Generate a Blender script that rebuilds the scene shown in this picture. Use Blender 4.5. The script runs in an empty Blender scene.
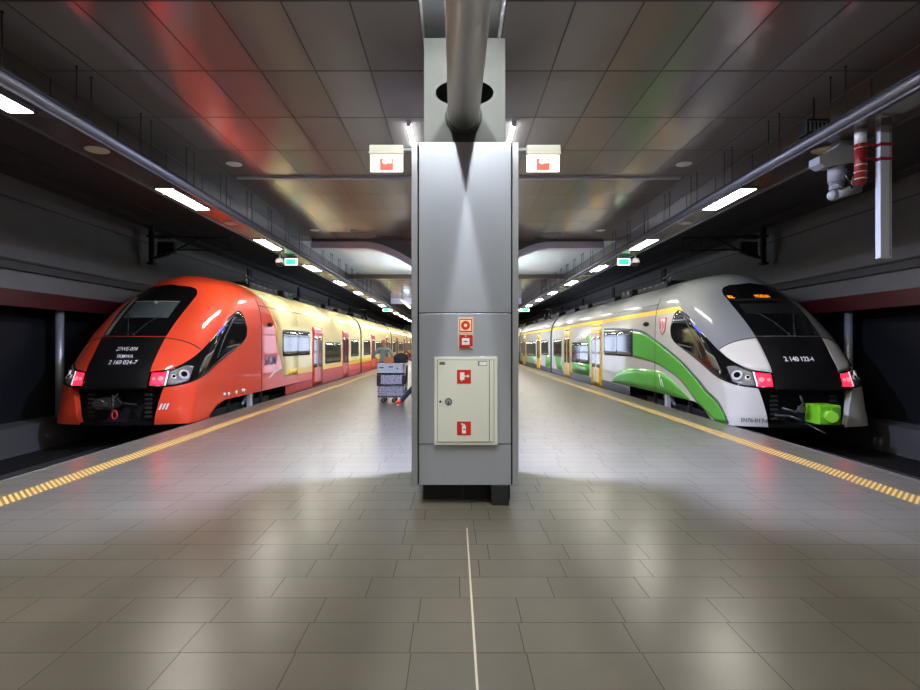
import bpy, bmesh, math, random
from mathutils import Vector, Matrix
random.seed(7)
C = bpy.context.scene.collection
scene = bpy.context.scene
PI = math.pi

# ------------------------------------------------------------------ materials
MATS = {}
def lin(c):
    return tuple(((v/255.0)/12.92 if v/255.0 <= .04045 else ((v/255.0+.055)/1.055)**2.4) for v in c)
def mat(name, rgb, rough=.5, metal=0.0, noise=0.0, nscale=8.0, emit=None, estr=0.0, coat=0.0, bump=0.0, spec=.5, stretch=None, lin_rgb=False):
    if name in MATS: return MATS[name]
    m = bpy.data.materials.new(name); m.use_nodes = True
    nt = m.node_tree; b = nt.nodes['Principled BSDF']
    col = tuple(rgb) if lin_rgb else lin(rgb)
    b.inputs['Base Color'].default_value = (*col, 1)
    b.inputs['Roughness'].default_value = rough
    b.inputs['Metallic'].default_value = metal
    b.inputs['Specular IOR Level'].default_value = spec
    b.inputs['Coat Weight'].default_value = coat
    b.inputs['Coat Roughness'].default_value = .06
    if emit:
        b.inputs['Emission Color'].default_value = (*lin(emit), 1)
        b.inputs['Emission Strength'].default_value = estr
    if noise or bump:
        tc = nt.nodes.new('ShaderNodeTexCoord'); mp = nt.nodes.new('ShaderNodeMapping')
        if stretch: mp.inputs['Scale'].default_value = stretch
        nz = nt.nodes.new('ShaderNodeTexNoise'); nz.inputs['Scale'].default_value = nscale; nz.inputs['Detail'].default_value = 5
        nt.links.new(tc.outputs['Object'], mp.inputs['Vector']); nt.links.new(mp.outputs['Vector'], nz.inputs['Vector'])
        if noise:
            mx = nt.nodes.new('ShaderNodeMix'); mx.data_type = 'RGBA'
            mx.inputs[6].default_value = (*[v*(1-noise) for v in col], 1)
            mx.inputs[7].default_value = (*[min(1, v*(1+noise)) for v in col], 1)
            nt.links.new(nz.outputs['Fac'], mx.inputs[0]); nt.links.new(mx.outputs[2], b.inputs['Base Color'])
        if bump:
            bp = nt.nodes.new('ShaderNodeBump'); bp.inputs['Strength'].default_value = bump; bp.inputs['Distance'].default_value = .01
            nt.links.new(nz.outputs['Fac'], bp.inputs['Height']); nt.links.new(bp.outputs['Normal'], b.inputs['Normal'])
    MATS[name] = m
    return m

class NB:
    """small helper to wire math nodes"""
    def __init__(s, m):
        s.nt = m.node_tree; s.b = s.nt.nodes['Principled BSDF']
    def m(s, op, a, b=None, c=None):
        n = s.nt.nodes.new('ShaderNodeMath'); n.operation = op
        for i, v in enumerate((a, b, c)):
            if v is None: continue
            if isinstance(v, (int, float)): n.inputs[i].default_value = v
            else: s.nt.links.new(v, n.inputs[i])
        return n.outputs[0]
    def xyz(s):
        t = s.nt.nodes.new('ShaderNodeTexCoord'); x = s.nt.nodes.new('ShaderNodeSeparateXYZ')
        s.nt.links.new(t.outputs['Object'], x.inputs[0]); return x.outputs, t.outputs['Object']
    def mix(s, f, a, b):
        n = s.nt.nodes.new('ShaderNodeMix'); n.data_type = 'RGBA'
        for i, v in ((0, f), (6, a), (7, b)):
            if isinstance(v, (int, float)): n.inputs[i].default_value = v
            elif isinstance(v, tuple): n.inputs[i].default_value = (*v, 1)
            else: s.nt.links.new(v, n.inputs[i])
        return n.outputs[2]
    def noise(s, vec, scale, detail=4):
        n = s.nt.nodes.new('ShaderNodeTexNoise'); n.inputs['Scale'].default_value = scale; n.inputs['Detail'].default_value = detail
        s.nt.links.new(vec, n.inputs['Vector']); return n.outputs['Fac']
    def bump(s, h, strength, dist=.005):
        n = s.nt.nodes.new('ShaderNodeBump'); n.inputs['Strength'].default_value = strength; n.inputs['Distance'].default_value = dist
        s.nt.links.new(h, n.inputs['Height']); s.nt.links.new(n.outputs['Normal'], s.b.inputs['Normal'])
    def ramp(s, f, lo, hi):
        n = s.nt.nodes.new('ShaderNodeMapRange'); s.nt.links.new(f, n.inputs[0])
        n.inputs[3].default_value = lo; n.inputs[4].default_value = hi
        return n.outputs[0]

# ------------------------------------------------------------------ mesh builder
class MB:
    def __init__(s): s.v = []; s.f = []; s.mi = []; s.mats = []; s.sm = []
    def midx(s, m):
        if m not in s.mats: s.mats.append(m)
        return s.mats.index(m)
    def add(s, vs, fs, m, smooth=False):
        o = len(s.v); s.v += [tuple(v) for v in vs]; k = s.midx(m)
        for f in fs:
            s.f.append(tuple(i+o for i in f)); s.mi.append(k); s.sm.append(smooth)
    def box(s, x0, x1, y0, y1, z0, z1, m, bev=0.0):
        if x0 > x1: x0, x1 = x1, x0
        bm = bmesh.new(); bmesh.ops.create_cube(bm, size=1)
        for v in bm.verts:
            v.co = Vector(((x0+x1)/2+v.co.x*(x1-x0), (y0+y1)/2+v.co.y*(y1-y0), (z0+z1)/2+v.co.z*(z1-z0)))
        if bev: bmesh.ops.bevel(bm, geom=bm.edges[:], offset=bev, segments=2, affect='EDGES', profile=.5)
        s.frombm(bm, m)
    def frombm(s, bm, m, smooth=False, M=None):
        bm.verts.index_update(); 
        s.add([(M @ v.co if M else v.co) for v in bm.verts], [[v.index for v in f.verts] for f in bm.faces], m, smooth); bm.free()
    def cyl(s, p0, p1, r, m, n=16, r2=None, cap=True):
        p0, p1 = Vector(p0), Vector(p1); d = (p1-p0); L = d.length
        q = d.to_track_quat('Z', 'Y').to_matrix().to_4x4(); q.translation = p0
        r2 = r if r2 is None else r2; vs = []
        for z, rr in ((0, r), (L, r2)):
            for i in range(n):
                a = 2*PI*i/n; vs.append(q @ Vector((rr*math.cos(a), rr*math.sin(a), z)))
        s.add(vs, [(i, (i+1) % n, n+(i+1) % n, n+i) for i in range(n)], m, True)
        if cap: s.add(vs, [tuple(range(n-1, -1, -1)), tuple(range(n, 2*n))], m)
    def tube(s, pts, r, m, n=8):
        for a, b in zip(pts, pts[1:]): s.cyl(a, b, r, m, n)
        for p in pts[1:-1]: s.ball(p, r, m, 8, 5)
    def ball(s, c, r, m, nu=16, nv=10, sc=(1, 1, 1)):
        bm = bmesh.new(); bmesh.ops.create_uvsphere(bm, u_segments=nu, v_segments=nv, radius=r)
        for v in bm.verts: v.co = Vector((c[0]+v.co.x*sc[0], c[1]+v.co.y*sc[1], c[2]+v.co.z*sc[2]))
        s.frombm(bm, m, True)
    def lathe(s, c, prof, m, n=24, axis='Z'):
        vs = []
        for (r, h) in prof:
            for i in range(n):
                a = 2*PI*i/n
                p = (r*math.cos(a), r*math.sin(a), h)
                if axis == 'Y': p = (p[0], p[2], p[1])
                vs.append((c[0]+p[0], c[1]+p[1], c[2]+p[2]))
        k = len(prof)
        s.add(vs, [(j*n+i, j*n+(i+1) % n, (j+1)*n+(i+1) % n, (j+1)*n+i) for j in range(k-1) for i in range(n)], m, True)
        s.add(vs, [tuple(range(n)), tuple(range((k-1)*n, k*n))], m)
    def prism(s, poly, y0, y1, m, axis='Y'):
        """extrude a polygon of (a,b): axis Y -> (x,z), axis X -> (y,z), axis Z -> (x,y)"""
        f = {'Y': lambda a, b, t: (a, t, b), 'X': lambda a, b, t: (t, a, b), 'Z': lambda a, b, t: (a, b, t)}[axis]
        n = len(poly); vs = [f(a, b, y0) for a, b in poly]+[f(a, b, y1) for a, b in poly]
        s.add(vs, [tuple(range(n)), tuple(range(2*n-1, n-1, -1))]+[(i, (i+1) % n, n+(i+1) % n, n+i) for i in range(n)], m)
    def grid(s, P, m, smooth=True):
        """P[i][j] points"""
        a, b = len(P), len(P[0]); vs = [p for r in P for p in r]
        s.add(vs, [(i*b+j, i*b+j+1, (i+1)*b+j+1, (i+1)*b+j) for i in range(a-1) for j in range(b-1)], m, smooth)
    def build(s, name, parent=None, recalc=True, flip=None):
        me = bpy.data.meshes.new(name)
        me.from_pydata(s.v, [], s.f)
        for m in s.mats: me.materials.append(m)
        me.polygons.foreach_set('material_index', s.mi)
        me.polygons.foreach_set('use_smooth', s.sm)
        if recalc:
            bm = bmesh.new(); bm.from_mesh(me)
            bmesh.ops.remove_doubles(bm, verts=bm.verts[:], dist=2e-5)
            bmesh.ops.recalc_face_normals(bm, faces=bm.faces[:]); bm.to_mesh(me); bm.free()
        me.update()
        o = bpy.data.objects.new(name, me); C.objects.link(o)
        if parent is not None: o.parent = parent
        return o

def tag(o, label=None, cat=None, group=None, kind=None):
    if label: o['label'] = label
    if cat: o['category'] = cat
    if group: o['group'] = group
    if kind: o['kind'] = kind
    return o
def empty(name, loc=(0, 0, 0), **k):
    o = bpy.data.objects.new(name, None); C.objects.link(o); o.location = loc; o.empty_display_size = .1
    return tag(o, **k)
def copytree(o, parent=None):
    c = o.copy(); C.objects.link(c)
    if parent is not None: c.parent = parent
    for ch in list(o.children): copytree(ch, c)
    return c
def textmesh(txt, size, align='LEFT', bold=0.0, spacing=1.0, shear=0.0):
    cu = bpy.data.curves.new('t', 'FONT'); cu.body = txt; cu.size = size; cu.align_x = align; cu.offset = bold
    cu.space_character = spacing; cu.shear = shear; cu.resolution_u = 3
    ob = bpy.data.objects.new('t', cu); C.objects.link(ob)
    dg = bpy.context.evaluated_depsgraph_get(); me = bpy.data.meshes.new_from_object(ob.evaluated_get(dg))
    vs = [tuple(v.co) for v in me.vertices]; fs = [tuple(p.vertices) for p in me.polygons]
    bpy.data.objects.remove(ob); bpy.data.curves.remove(cu); bpy.data.meshes.remove(me)
    return vs, fs
# ------------------------------------------------------------------ train surface
H = 3.46
def pchip(pts):
    xs=[p[0] for p in pts]; ys=[p[1] for p in pts]; n=len(xs)
    h=[xs[i+1]-xs[i] for i in range(n-1)]; d=[(ys[i+1]-ys[i])/h[i] for i in range(n-1)]
    m=[0.0]*n; m[0]=d[0]; m[-1]=d[-1]
    for i in range(1,n-1):
        if d[i-1]*d[i]<=0: m[i]=0.0
        else:
            w1=2*h[i]+h[i-1]; w2=h[i]+2*h[i-1]
            m[i]=(w1+w2)/(w1/d[i-1]+w2/d[i])
    def f(x):
        if x<=xs[0]: return ys[0]
        if x>=xs[-1]: return ys[-1]
        i=0
        while x>xs[i+1]: i+=1
        t=(x-xs[i])/h[i]
        return ((1+2*t)*(1-t)**2*ys[i]+t*(1-t)**2*h[i]*m[i]+t*t*(3-2*t)*ys[i+1]+t*t*(t-1)*h[i]*m[i+1])
    return f
w0=pchip([(-.05,.05),(.2,0),(.7,0.0),(1.08,.08),(1.4,.29),(1.76,.57),(2.2,1.03),(2.6,1.53),(2.95,2.03),(3.2,2.42),(3.36,2.9),(3.46,3.6)])
Lz=pchip([(-.05,.36),(.3,.52),(.74,.64),(1,.86),(1.8,1.15),(2.5,1.4),(3.0,1.65),(3.46,1.7)])
def Wp(z):
    if z<1.7: return 1.42
    t=min(1.0,(z-1.7)/(H-1.7))
    return 1.42*math.sqrt(max(0.0,1-t**3.6))
def S(tau,z):
    """point of the train shell: tau 0..1 round the nose, beyond 1 metres along the side; returns (u, w, z)"""
    W=Wp(z)
    if tau<=1:
        a=tau*math.pi/2
        return (W*math.sin(a), w0(z)+Lz(z)*(1-math.cos(a)), z)
    return (W, w0(z)+Lz(z)+tau-1, z)
def tau_w(w,z):  return 1+(w-w0(z)-Lz(z))
def tau_u(u, z):
    return math.asin(max(-1, min(1, u/max(Wp(z), 1e-6))))/(PI/2)
def SN(t, z, off=0.0, sg=1):
    """shell point pushed out by off; sg=-1 mirrors to the other side"""
    p = Vector(S(t, z))
    if off:
        h = 2e-3
        a = Vector(S(t+h, z))-Vector(S(max(0, t-h), z)); z1 = min(z+h, H-1e-5)
        b = Vector(S(t, z1))-Vector(S(t, z-h)); n = a.cross(b)
        if n.length > 1e-12: p += n.normalized()*off
    return Vector((sg*p[0], p[1], p[2]))
def WN(w, z, off=0.0, sg=1):
    h = 2e-3; d = (Wp(min(z+h, H-1e-5))-Wp(z-h))/(2*h)
    n = Vector((1, 0, -d)).normalized()
    return Vector((sg*(Wp(z)+n[0]*off), w, z+n[2]*off))
def resample(P, n):
    d = [0]
    for a, b in zip(P, P[1:]): d.append(d[-1]+math.hypot(b[0]-a[0], b[1]-a[1]))
    out = []; m = len(P)
    def tan(i):
        a, b = max(0, i-1), min(m-1, i+1); L = max(1e-9, d[b]-d[a])
        return ((P[b][0]-P[a][0])/L, (P[b][1]-P[a][1])/L)
    T = [tan(i) for i in range(m)]
    for k in range(n+1):
        s = d[-1]*k/n; i = 0
        while i < m-2 and s > d[i+1]: i += 1
        h = d[i+1]-d[i]
        if h < 1e-9: out.append(P[i]); continue
        t = (s-d[i])/h
        q = []
        for c in (0, 1):
            q.append((1+2*t)*(1-t)**2*P[i][c]+t*(1-t)**2*h*T[i][c]+t*t*(3-2*t)*P[i+1][c]+t*t*(t-1)*h*T[i+1][c])
        out.append(tuple(q))
    return out
class Train:
    """collects the pieces of one train; s=+1: platform side is +x"""
    def __init__(s, sgn): s.s = sgn
    def pt(s, ev, a, z, off, side): return ev(a, z, off, s.s*side)
    def patch(s, mb, A, B, m, off, n=24, k=8, ev=SN, side=1, smoothpath=True):
        if smoothpath: A, B = resample(A, n), resample(B, n)
        n = len(A)-1
        P = [[s.pt(ev, A[i][0]+(B[i][0]-A[i][0])*j/k, A[i][1]+(B[i][1]-A[i][1])*j/k, off, side) for j in range(k+1)] for i in range(n+1)]
        mb.grid(P, m)
        # rim down to the shell, so that the piece has thickness
        ring = [(0, j) for j in range(k+1)]+[(i, k) for i in range(1, n+1)]+[(n, j) for j in range(k-1, -1, -1)]+[(i, 0) for i in range(n-1, 0, -1)]
        vs = []
        for (i, j) in ring:
            a, z = A[i][0]+(B[i][0]-A[i][0])*j/k, A[i][1]+(B[i][1]-A[i][1])*j/k
            vs += [s.pt(ev, a, z, off, side), s.pt(ev, a, z, -.004, side)]
        L = len(ring)
        mb.add(vs, [(2*i, 2*((i+1) % L), 2*((i+1) % L)+1, 2*i+1) for i in range(L)], m)
    def rrect(s, mb, wa, wb, za, zb, m, off, r=.1, n=16, k=6, side=1):
        xs = [wa, wa+r*.08, wa+r*.3, wa+r*.65]+[wa+r+(wb-wa-2*r)*i/n for i in range(n+1)]+[wb-r*.65, wb-r*.3, wb-r*.08, wb]
        def dz(x):
            d = min(x-wa, wb-x)
            return r-math.sqrt(max(0, r*r-(r-d)**2)) if d < r else 0
        s.patch(mb, [(x, za+dz(x)) for x in xs], [(x, zb-dz(x)) for x in xs], m, off, ev=WN, k=k, side=side, smoothpath=False)
    def fronttext(s, mb, txt, x, z, size, m, align='CENTER', bold=.004, off=.012, shear=0, vis=1.0, xs=1.0):
        vs, fs = textmesh(txt, size, align, bold, shear=shear)
        out = []
        for v in vs:
            xx, zz = x+v[0]*xs, z+v[1]*vis
            p = SN(tau_u(abs(xx), zz), zz, off, 1 if xx >= 0 else -1); out.append(p)
        mb.add(out, fs, m)
    def sidetext(s, mb, txt, w, z, size, m, off=.012, bold=.01, xs=1.0, shear=0.0):
        vs, fs = textmesh(txt, size, 'CENTER', bold, shear=shear)
        mb.add([WN(w+s.s*v[0]*xs, z+v[1], off, s.s) for v in vs], fs, m)
    def nosetext(s, mb, txt, tau, z, size, m, off=.012, bold=.006, k=1.3):
        vs, fs = textmesh(txt, size, 'CENTER', bold)
        mb.add([SN(tau+s.s*v[0]/k, z+v[1], off, s.s) for v in vs], fs, m)

def shell_rows(z0, z1, extra=(), step=.07):
    n = max(1, round((z1-z0)/step)); r = [z0+(z1-z0)*i/n for i in range(n+1)]
    for e in extra:
        if z0 < e < z1:
            i = min(range(len(r)), key=lambda q: abs(r[q]-e)); r[i] = e
    return r
U_IN = pchip([(-.05, .365), (0, .369), (.4, .410), (.74, .460)])           # tau of the fender's inner edge
ARCH = pchip([(-.05, 1.16), (0, 1.20), (.1, 1.38), (.2, 1.58), (.27, 1.90), (.30, 2.1)])
Z_B = .29
CAR_END = 20.5
def nose_car(T, M, colour):
    """the first car's shell: colour(w, z, tau) gives the material"""
    mb = MB()
    top = [H-(H-2.57)*(1-i/20)**2 for i in range(1, 21)]
    rows = shell_rows(.74, 2.44, (.80, 1.04))+[2.57]+top
    rows[-1] = H-1e-4
    taus = [i/30 for i in range(31)]
    far = [6.0, 8.0]+[8+12.5*i/8 for i in range(1, 9)]
    def cols(z, t0=0.0, we=6.0):
        a = [t0+(1-t0)*i/30 for i in range(31)]
        wb = w0(z)+Lz(z)
        return [SN(t, z) for t in a]+[WN(wb+(we-wb)*i/12, z) for i in range(1, 13)]
    for side in (1, -1):
        sg = T.s*side
        for (rws, t0, ext) in ((rows, 0, True), (shell_rows(Z_B, .74, (.58,)), 1, True)):
            P = []
            for z in rws:
                r = cols(z, U_IN(z) if t0 else 0)+[WN(w, z) for w in far[1:]]
                P.append([Vector((sg*p[0], p[1], p[2])) for p in r])
            for i in range(len(rws)-1):
                for j in range(len(P[0])-1):
                    q = [P[i][j], P[i][j+1], P[i+1][j+1], P[i+1][j]]
                    c = sum((v for v in q), Vector())/4
                    mb.add(q, [(0, 1, 2, 3)], colour(c[1], (rws[i]+rws[i+1])/2, j/30 if j < 30 else 1.5), True)
        # fender below the bogie-opening line, with an inner lip
        rws = shell_rows(-.03, Z_B, (), .04); P = []; Q = []
        for z in rws:
            a = [U_IN(z)+(1-U_IN(z))*i/20 for i in range(21)]; wb = w0(z)+Lz(z); we = max(ARCH(z), wb+.02)
            r = [SN(t, z) for t in a]+[WN(wb+(we-wb)*i/8, z) for i in range(1, 9)]
            P.append([Vector((sg*p[0], p[1], p[2])) for p in r])
        mb.grid(P, colour(.4, 0, .6))
        rws = shell_rows(-.03, .74, (), .05)
        mb.grid([[SN(U_IN(z), z, 0, sg), SN(U_IN(z), z, -.12, sg)] for z in rws], colour(.4, 0, .6))
        mb.grid([[Vector((sg*Wp(z), max(ARCH(z), w0(z)+Lz(z)+.02), z)), Vector((sg*(Wp(z)-.1), max(ARCH(z), w0(z)+Lz(z)+.02), z))] for z in shell_rows(-.03, Z_B, (), .04)], colour(.4, 0, .6))
        # closed skirt below the doors
        rws = shell_rows(-.02, Z_B, (), .1)
        mb.grid([[WN(w, z, 0, sg) for w in (6.6, 10, 15, CAR_END)] for z in rws], M['skirt'])
        mb.grid([[Vector((sg*Wp(Z_B)*f, w, Z_B)) for f in (1, .93)] for w in (1.5, 6.6)], M['skirt'])
    return mb
def end_cap(mb, w, m, z0=-.02):
    zs = [z0+(H-z0)*i/30 for i in range(31)]
    poly = [(Wp(z), w, z) for z in zs]+[(-Wp(z), w, z) for z in reversed(zs[:-1])]
    mb.add(poly, [tuple(range(len(poly)))], m)
def mid_car(T, wa, wb, M, colour):
    mb = MB()
    rows = [-.02, Z_B, .58, .80, 1.3, 1.9, 2.2, 2.44, 2.57]+[H-(H-2.57)*(1-i/14)**2 for i in range(1, 15)]; rows[-1] = H-1e-4
    for sg in (1, -1):
        for za, zb in zip(rows, rows[1:]):
            q = [WN(wa, za, 0, sg), WN(wb, za, 0, sg), WN(wb, zb, 0, sg), WN(wa, zb, 0, sg)]
            mb.add(q, [(0, 1, 2, 3)], M['skirt'] if zb < .3 else colour(50, (za+zb)/2, 1.5), True)
    end_cap(mb, wa, rubber); end_cap(mb, wb, rubber)
    return mb
# ------------------------------------------------------------------ the two trains
glass = mat('tinted train glass', (13, 14, 14), .06, spec=.6)
glass2 = mat('tinted saloon glass', (36, 38, 36), .08, spec=.6, noise=.35, nscale=1.3)
black = mat('satin black front panel', (15, 14, 14), .35, spec=.35)
rubber = mat('black rubber', (16, 16, 16), .7)
under = mat('dark underframe', (19, 18, 17), .8, noise=.4, nscale=9)
steel = mat('dull steel', (110, 110, 108), .4, .8, noise=.2, nscale=20)
seamm = mat('panel gap', (40, 30, 26), .7)
whitep = mat('white lettering', (225, 225, 220), .5)
lamp_red = mat('red tail light', (200, 20, 25), .25, emit=(255, 18, 40), estr=6.0)
lamp_red2 = mat('red tail light core', (255, 90, 90), .25, emit=(255, 84, 84), estr=2.6)
drl = mat('white light strip', (235, 235, 240), .2, emit=(235, 240, 255), estr=.5)
lampclear = mat('clear headlight lens', (116, 114, 109), .2, .25, noise=.4, nscale=14)
lampring = mat('headlight reflector', (215, 212, 204), .2, .3)
bluel = mat('blue display reflection', (10, 20, 120), .3, emit=(35, 60, 255), estr=1.2)  # emissive blue standing in for a reflection in the cab glass
amber = mat('amber display dots', (255, 160, 20), .4, emit=(255, 150, 10), estr=1.5)

def build_train(name, sgn, x0, y0, livery, label):
    T = Train(sgn); root = empty(name, (x0, y0, 0), label=label, cat='train', group='commuter trains at the platform')
    red = livery == 'red'
    M = {}
    if red:
        body = mat('orange red train paint', (220, 68, 36), .5, coat=.6, spec=.15, noise=.04, nscale=2)
        cream = mat('cream train paint', (238, 222, 160), .5, coat=.3, spec=.15, noise=.05, nscale=2)
        low = mat('red lower train paint', (222, 84, 60), .5, coat=.4, spec=.15, noise=.08, nscale=2)
        M['skirt'] = mat('dark red skirt paint', (176, 24, 18), .45, noise=.2, nscale=4)
        yel = mat('yellow train band', (240, 196, 20), .3)
        def colour(w, z, t):
            if w < 8: return body
            return cream if z > .80 else (yel if z > .58 else low)
        doorm = mat('red door paint', (206, 58, 38), .3, coat=.3)
    else:
        grey = mat('silver grey train paint', (116, 118, 118), .5, coat=.2, spec=.15, noise=.06, nscale=3)
        body = mat('off white train paint', (194, 189, 176), .5, coat=.5, spec=.15, noise=.04, nscale=2)
        M['skirt'] = mat('charcoal skirt paint', (58, 56, 60), .45, noise=.2, nscale=4)
        yel = mat('yellow train band', (240, 196, 20), .3)
        green = mat('green train paint', (78, 160, 46), .5, coat=.4, spec=.15, noise=.05, nscale=2)
        line = mat('slate grey line paint', (74, 76, 82), .35)
        def colour(w, z, t):
            if z > 2.57: return grey
            if t <= 1.0: return grey if z > 1.04 else body
            return yel if z > 2.44 else body
        doorm = mat('yellow door paint', (232, 184, 24), .3, coat=.3)
    # ---- first car shell and its livery
    mb = nose_car(T, M, colour)
    end_cap(mb, CAR_END, rubber)
    seam_pts = [(.318, 1.765), (.45, 1.72), (.59, 1.64), (.74, 1.515)]
    band_top = [(.30, 1.045), (.395, 1.072), (.46, 1.09), (.55, 1.15), (.675, 1.31), (.74, 1.50)]
    if red:
        bound = [(6.35, .585), (6.27, .8), (6.16, 1.056), (5.85, 1.45), (5.72, 1.674), (5.62, 2.154), (5.42, 2.345), (5.19, 2.646), (4.95, 2.9), (4.7, 3.15), (4.5, 3.3), (4.35, 3.42)]
        T.patch(mb, bound, [(8.02, .585), (8.02, .8), (8.02, 1.056), (8.02, 1.45), (8.02, 1.674), (8.02, 2.154), (8.02, 2.345), (8.02, 2.646), (8.02, 2.9), (8.02, 3.15), (8.02, 3.3), (8.02, 3.42)], cream, .004, n=40, k=3, ev=WN)
        edge = [p for p in bound if p[1] > 1.5]
        T.patch(mb, edge, [(w+.16, z) for w, z in edge], mat('amber stripe', (250, 170, 40), .3), .006, n=30, k=1, ev=WN)
        T.patch(mb, [(6.95, .585), (8.0, .585)], [(6.95, .80), (8.0, .80)], yel, .007, n=4, k=1, ev=WN)
        T.sidetext(mb, 'SKM', 5.15, 1.02, .42, mat('dark blue lettering', (60, 50, 90), .4), shear=.15, xs=1.35)
        T.patch(mb, [(5.0, .62), (5.5, .78), (6.1, .88)], [(5.05, .60), (5.6, .73), (6.2, .86)], whitep, .006, n=10, k=1, ev=WN)
        T.nosetext(mb, '///', .47, .28, .16, whitep)
        for k, (w, z) in enumerate(((1.9, .37), (2.15, .36), (2.6, .36), (3.0, .37), (3.1, .36))):
            T.rrect(mb, w, w+.12, z, z+.09, whitep, .005, r=.02, n=2, k=1)
    else:
        for sd in (1, -1):
            T.patch(mb, band_top, resample(seam_pts, 5), body, .004, n=24, k=10, side=sd)
        # the sweeping bands of the livery
        dl = [(9.62, 2.16), (8.2, 2.13), (6.97, 2.068), (5.38, 1.948), (4.34, 1.690), (3.43, 1.413), (2.47, 1.078), (1.49, .602), (.97, .339), (.62, -.028)]
        dlt = [tau_w(w, z) for w, z in dl]
        A = [(t, z) for t, (w, z) in zip(dlt, dl)]; A[-1] = (.989, -.028); A[-2] = (1.265, .339)
        T.patch(mb, A, [(t-(.11 if i < 8 else .06), z+(.08 if i < 4 else .045)) for i, (t, z) in enumerate(A)], line, .006, n=60, k=2)
        B = [(9.62, 1.36), (8.25, 1.349), (6.19, 1.214), (4.34, 1.076), (3.18, .850), (2.47, .603), (1.85, .290), (1.58, .20), (1.20, -.028)]
        B = [(tau_w(w, z), z) for w, z in B]; B[-1] = (1.50, -.028)
        T.patch(mb, A, B, green, .005, n=60, k=8)
        low = [(8.57, .30), (8.10, .582), (7.09, .808), (6.07, .874), (4.61, .894), (3.82, .835), (2.89, .585), (2.20, .31)]
        T.patch(mb, low, [(w if i else 8.56, .295) for i, (w, z) in enumerate(low)], green, .005, n=40, k=3, ev=WN)
        # quarter disc and bands round the low saloon windows
        T.patch(mb, [(11.75+3.6*i/16, .80) for i in range(17)], [(11.75+3.6*i/16, 1.45+.68*math.sqrt(max(0, 1-(i/16)**2))) for i in range(17)], mat('grey side panel', (128, 132, 130), .35), .004, n=16, k=3, ev=WN, smoothpath=False)
        T.patch(mb, [(11.75, .30), (15.1, .30)], [(11.75, .80), (15.1, .80)], green, .005, n=4, k=1, ev=WN)
        T.patch(mb, [(11.75, .80), (12.1, .80)], [(11.75, 2.05), (12.35, 1.95)], green, .006, n=4, k=2, ev=WN)
        T.patch(mb, [(17.4, .30), (18.9, .30)], [(18.0, 1.1), (19.6, 1.1)], green, .005, n=4, k=3, ev=WN)
        # crest with an eagle-like mark
        crw = mat('crest red', (196, 40, 44), .4)
        T.patch(mb, [(3.62, 2.33), (3.70, 1.98), (3.88, 1.86)], [(4.16, 2.33), (4.06, 1.98), (3.89, 1.86)], crw, .008, n=12, k=3, ev=WN)
        T.patch(mb, [(3.69, 2.29), (3.75, 2.0), (3.88, 1.91)], [(4.09, 2.29), (4.01, 2.0), (3.89, 1.91)], whitep, .010, n=12, k=3, ev=WN)
        T.patch(mb, [(3.86, 2.27), (3.86, 1.95)], [(3.92, 2.27), (3.92, 1.95)], crw, .012, n=3, k=1, ev=WN)
        for a in (3.74, 3.96): T.patch(mb, [(a, 2.2), (a+.03, 2.05)], [(a+.08, 2.25), (a+.07, 2.02)], crw, .012, n=3, k=1, ev=WN)
        T.nosetext(mb, 'EN76-017d', .53, .06, .112, mat('dark lettering', (40, 40, 42), .5), k=1.72, bold=.001)
        T.patch(mb, [(3.95, .50), (4.1, .8)], [(4.0, .50), (4.15, .8)], whitep, .009, n=3, k=1, ev=WN)
        T.patch(mb, [(3.8, .48), (3.95, .68)], [(3.85, .48), (4.0, .68)], whitep, .009, n=3, k=1, ev=WN)
    # seams of the shell
    for sd in (1, -1):
        T.patch(mb, seam_pts, [(t, z-.016) for t, z in seam_pts], seamm, .0062, n=20, k=1, side=sd)
    sw = 4.42
    T.patch(mb, [(sw, .30), (sw, 1.5), (sw, 2.4), (sw+.05, 2.9)], [(sw+.022, .30), (sw+.022, 1.5), (sw+.022, 2.4), (sw+.072, 2.9)], seamm, .0075, n=20, k=1, ev=WN)
    T.patch(mb, [(4.45, 2.72), (9.9, 2.72)], [(4.45, 2.735), (9.9, 2.735)], seamm, .0075, n=20, k=1, ev=WN)
    shell = mb.build('cab_car_shell', root)
    # ---- black front panel and windscreen
    mb = MB(); L = []
    prof = [(.74, .66), (1.04, .66), (1.4, .665), (1.772, .685)]
    zs = [.74+(1.772-.74)*i/16 for i in range(17)]
    hw = pchip(prof)
    mb.grid([[SN(tau_u(abs(hw(z)*j/12), z), z, .008, 1 if j >= 0 else -1) for j in range(-12, 13)] for z in zs], black)
    mb.box(-.66, .66, .012, .06, .70, .745, black)
    if red:
        T.fronttext(mb, '27WE-004', .055, 1.475, .112, whitep, shear=.12, bold=.0, xs=.86)
        T.fronttext(mb, 'SKMWA', .08, 1.325, .10, whitep, bold=.001, xs=.92)
        T.fronttext(mb, '2 160 024-7', .085, 1.20, .115, whitep, bold=.001, xs=1.0)
    else:
        T.fronttext(mb, '2 140 122-4', -.08, 1.27, .125, whitep, bold=.003, xs=.95)
    fp = mb.build('front_panel', root); tag(fp, 'black front panel with white numbers')
    mb = MB()
    hw2 = pchip([(1.785, .685), (2.05, .70), (2.48, .725), (2.75, .715), (2.9, .65), (3.0, .53), (3.05, .28), (3.066, .02)])
    zs = [1.785+(3.066-1.785)*i/30 for i in range(31)]
    mb.grid([[SN(tau_u(abs(hw2(z)*j/14), z), z, .010, 1 if j >= 0 else -1) for j in range(-14, 15)] for z in zs], glass)
    ws = mb.build('windscreen', root); tag(ws, 'dark windscreen of the driver cab')
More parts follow.
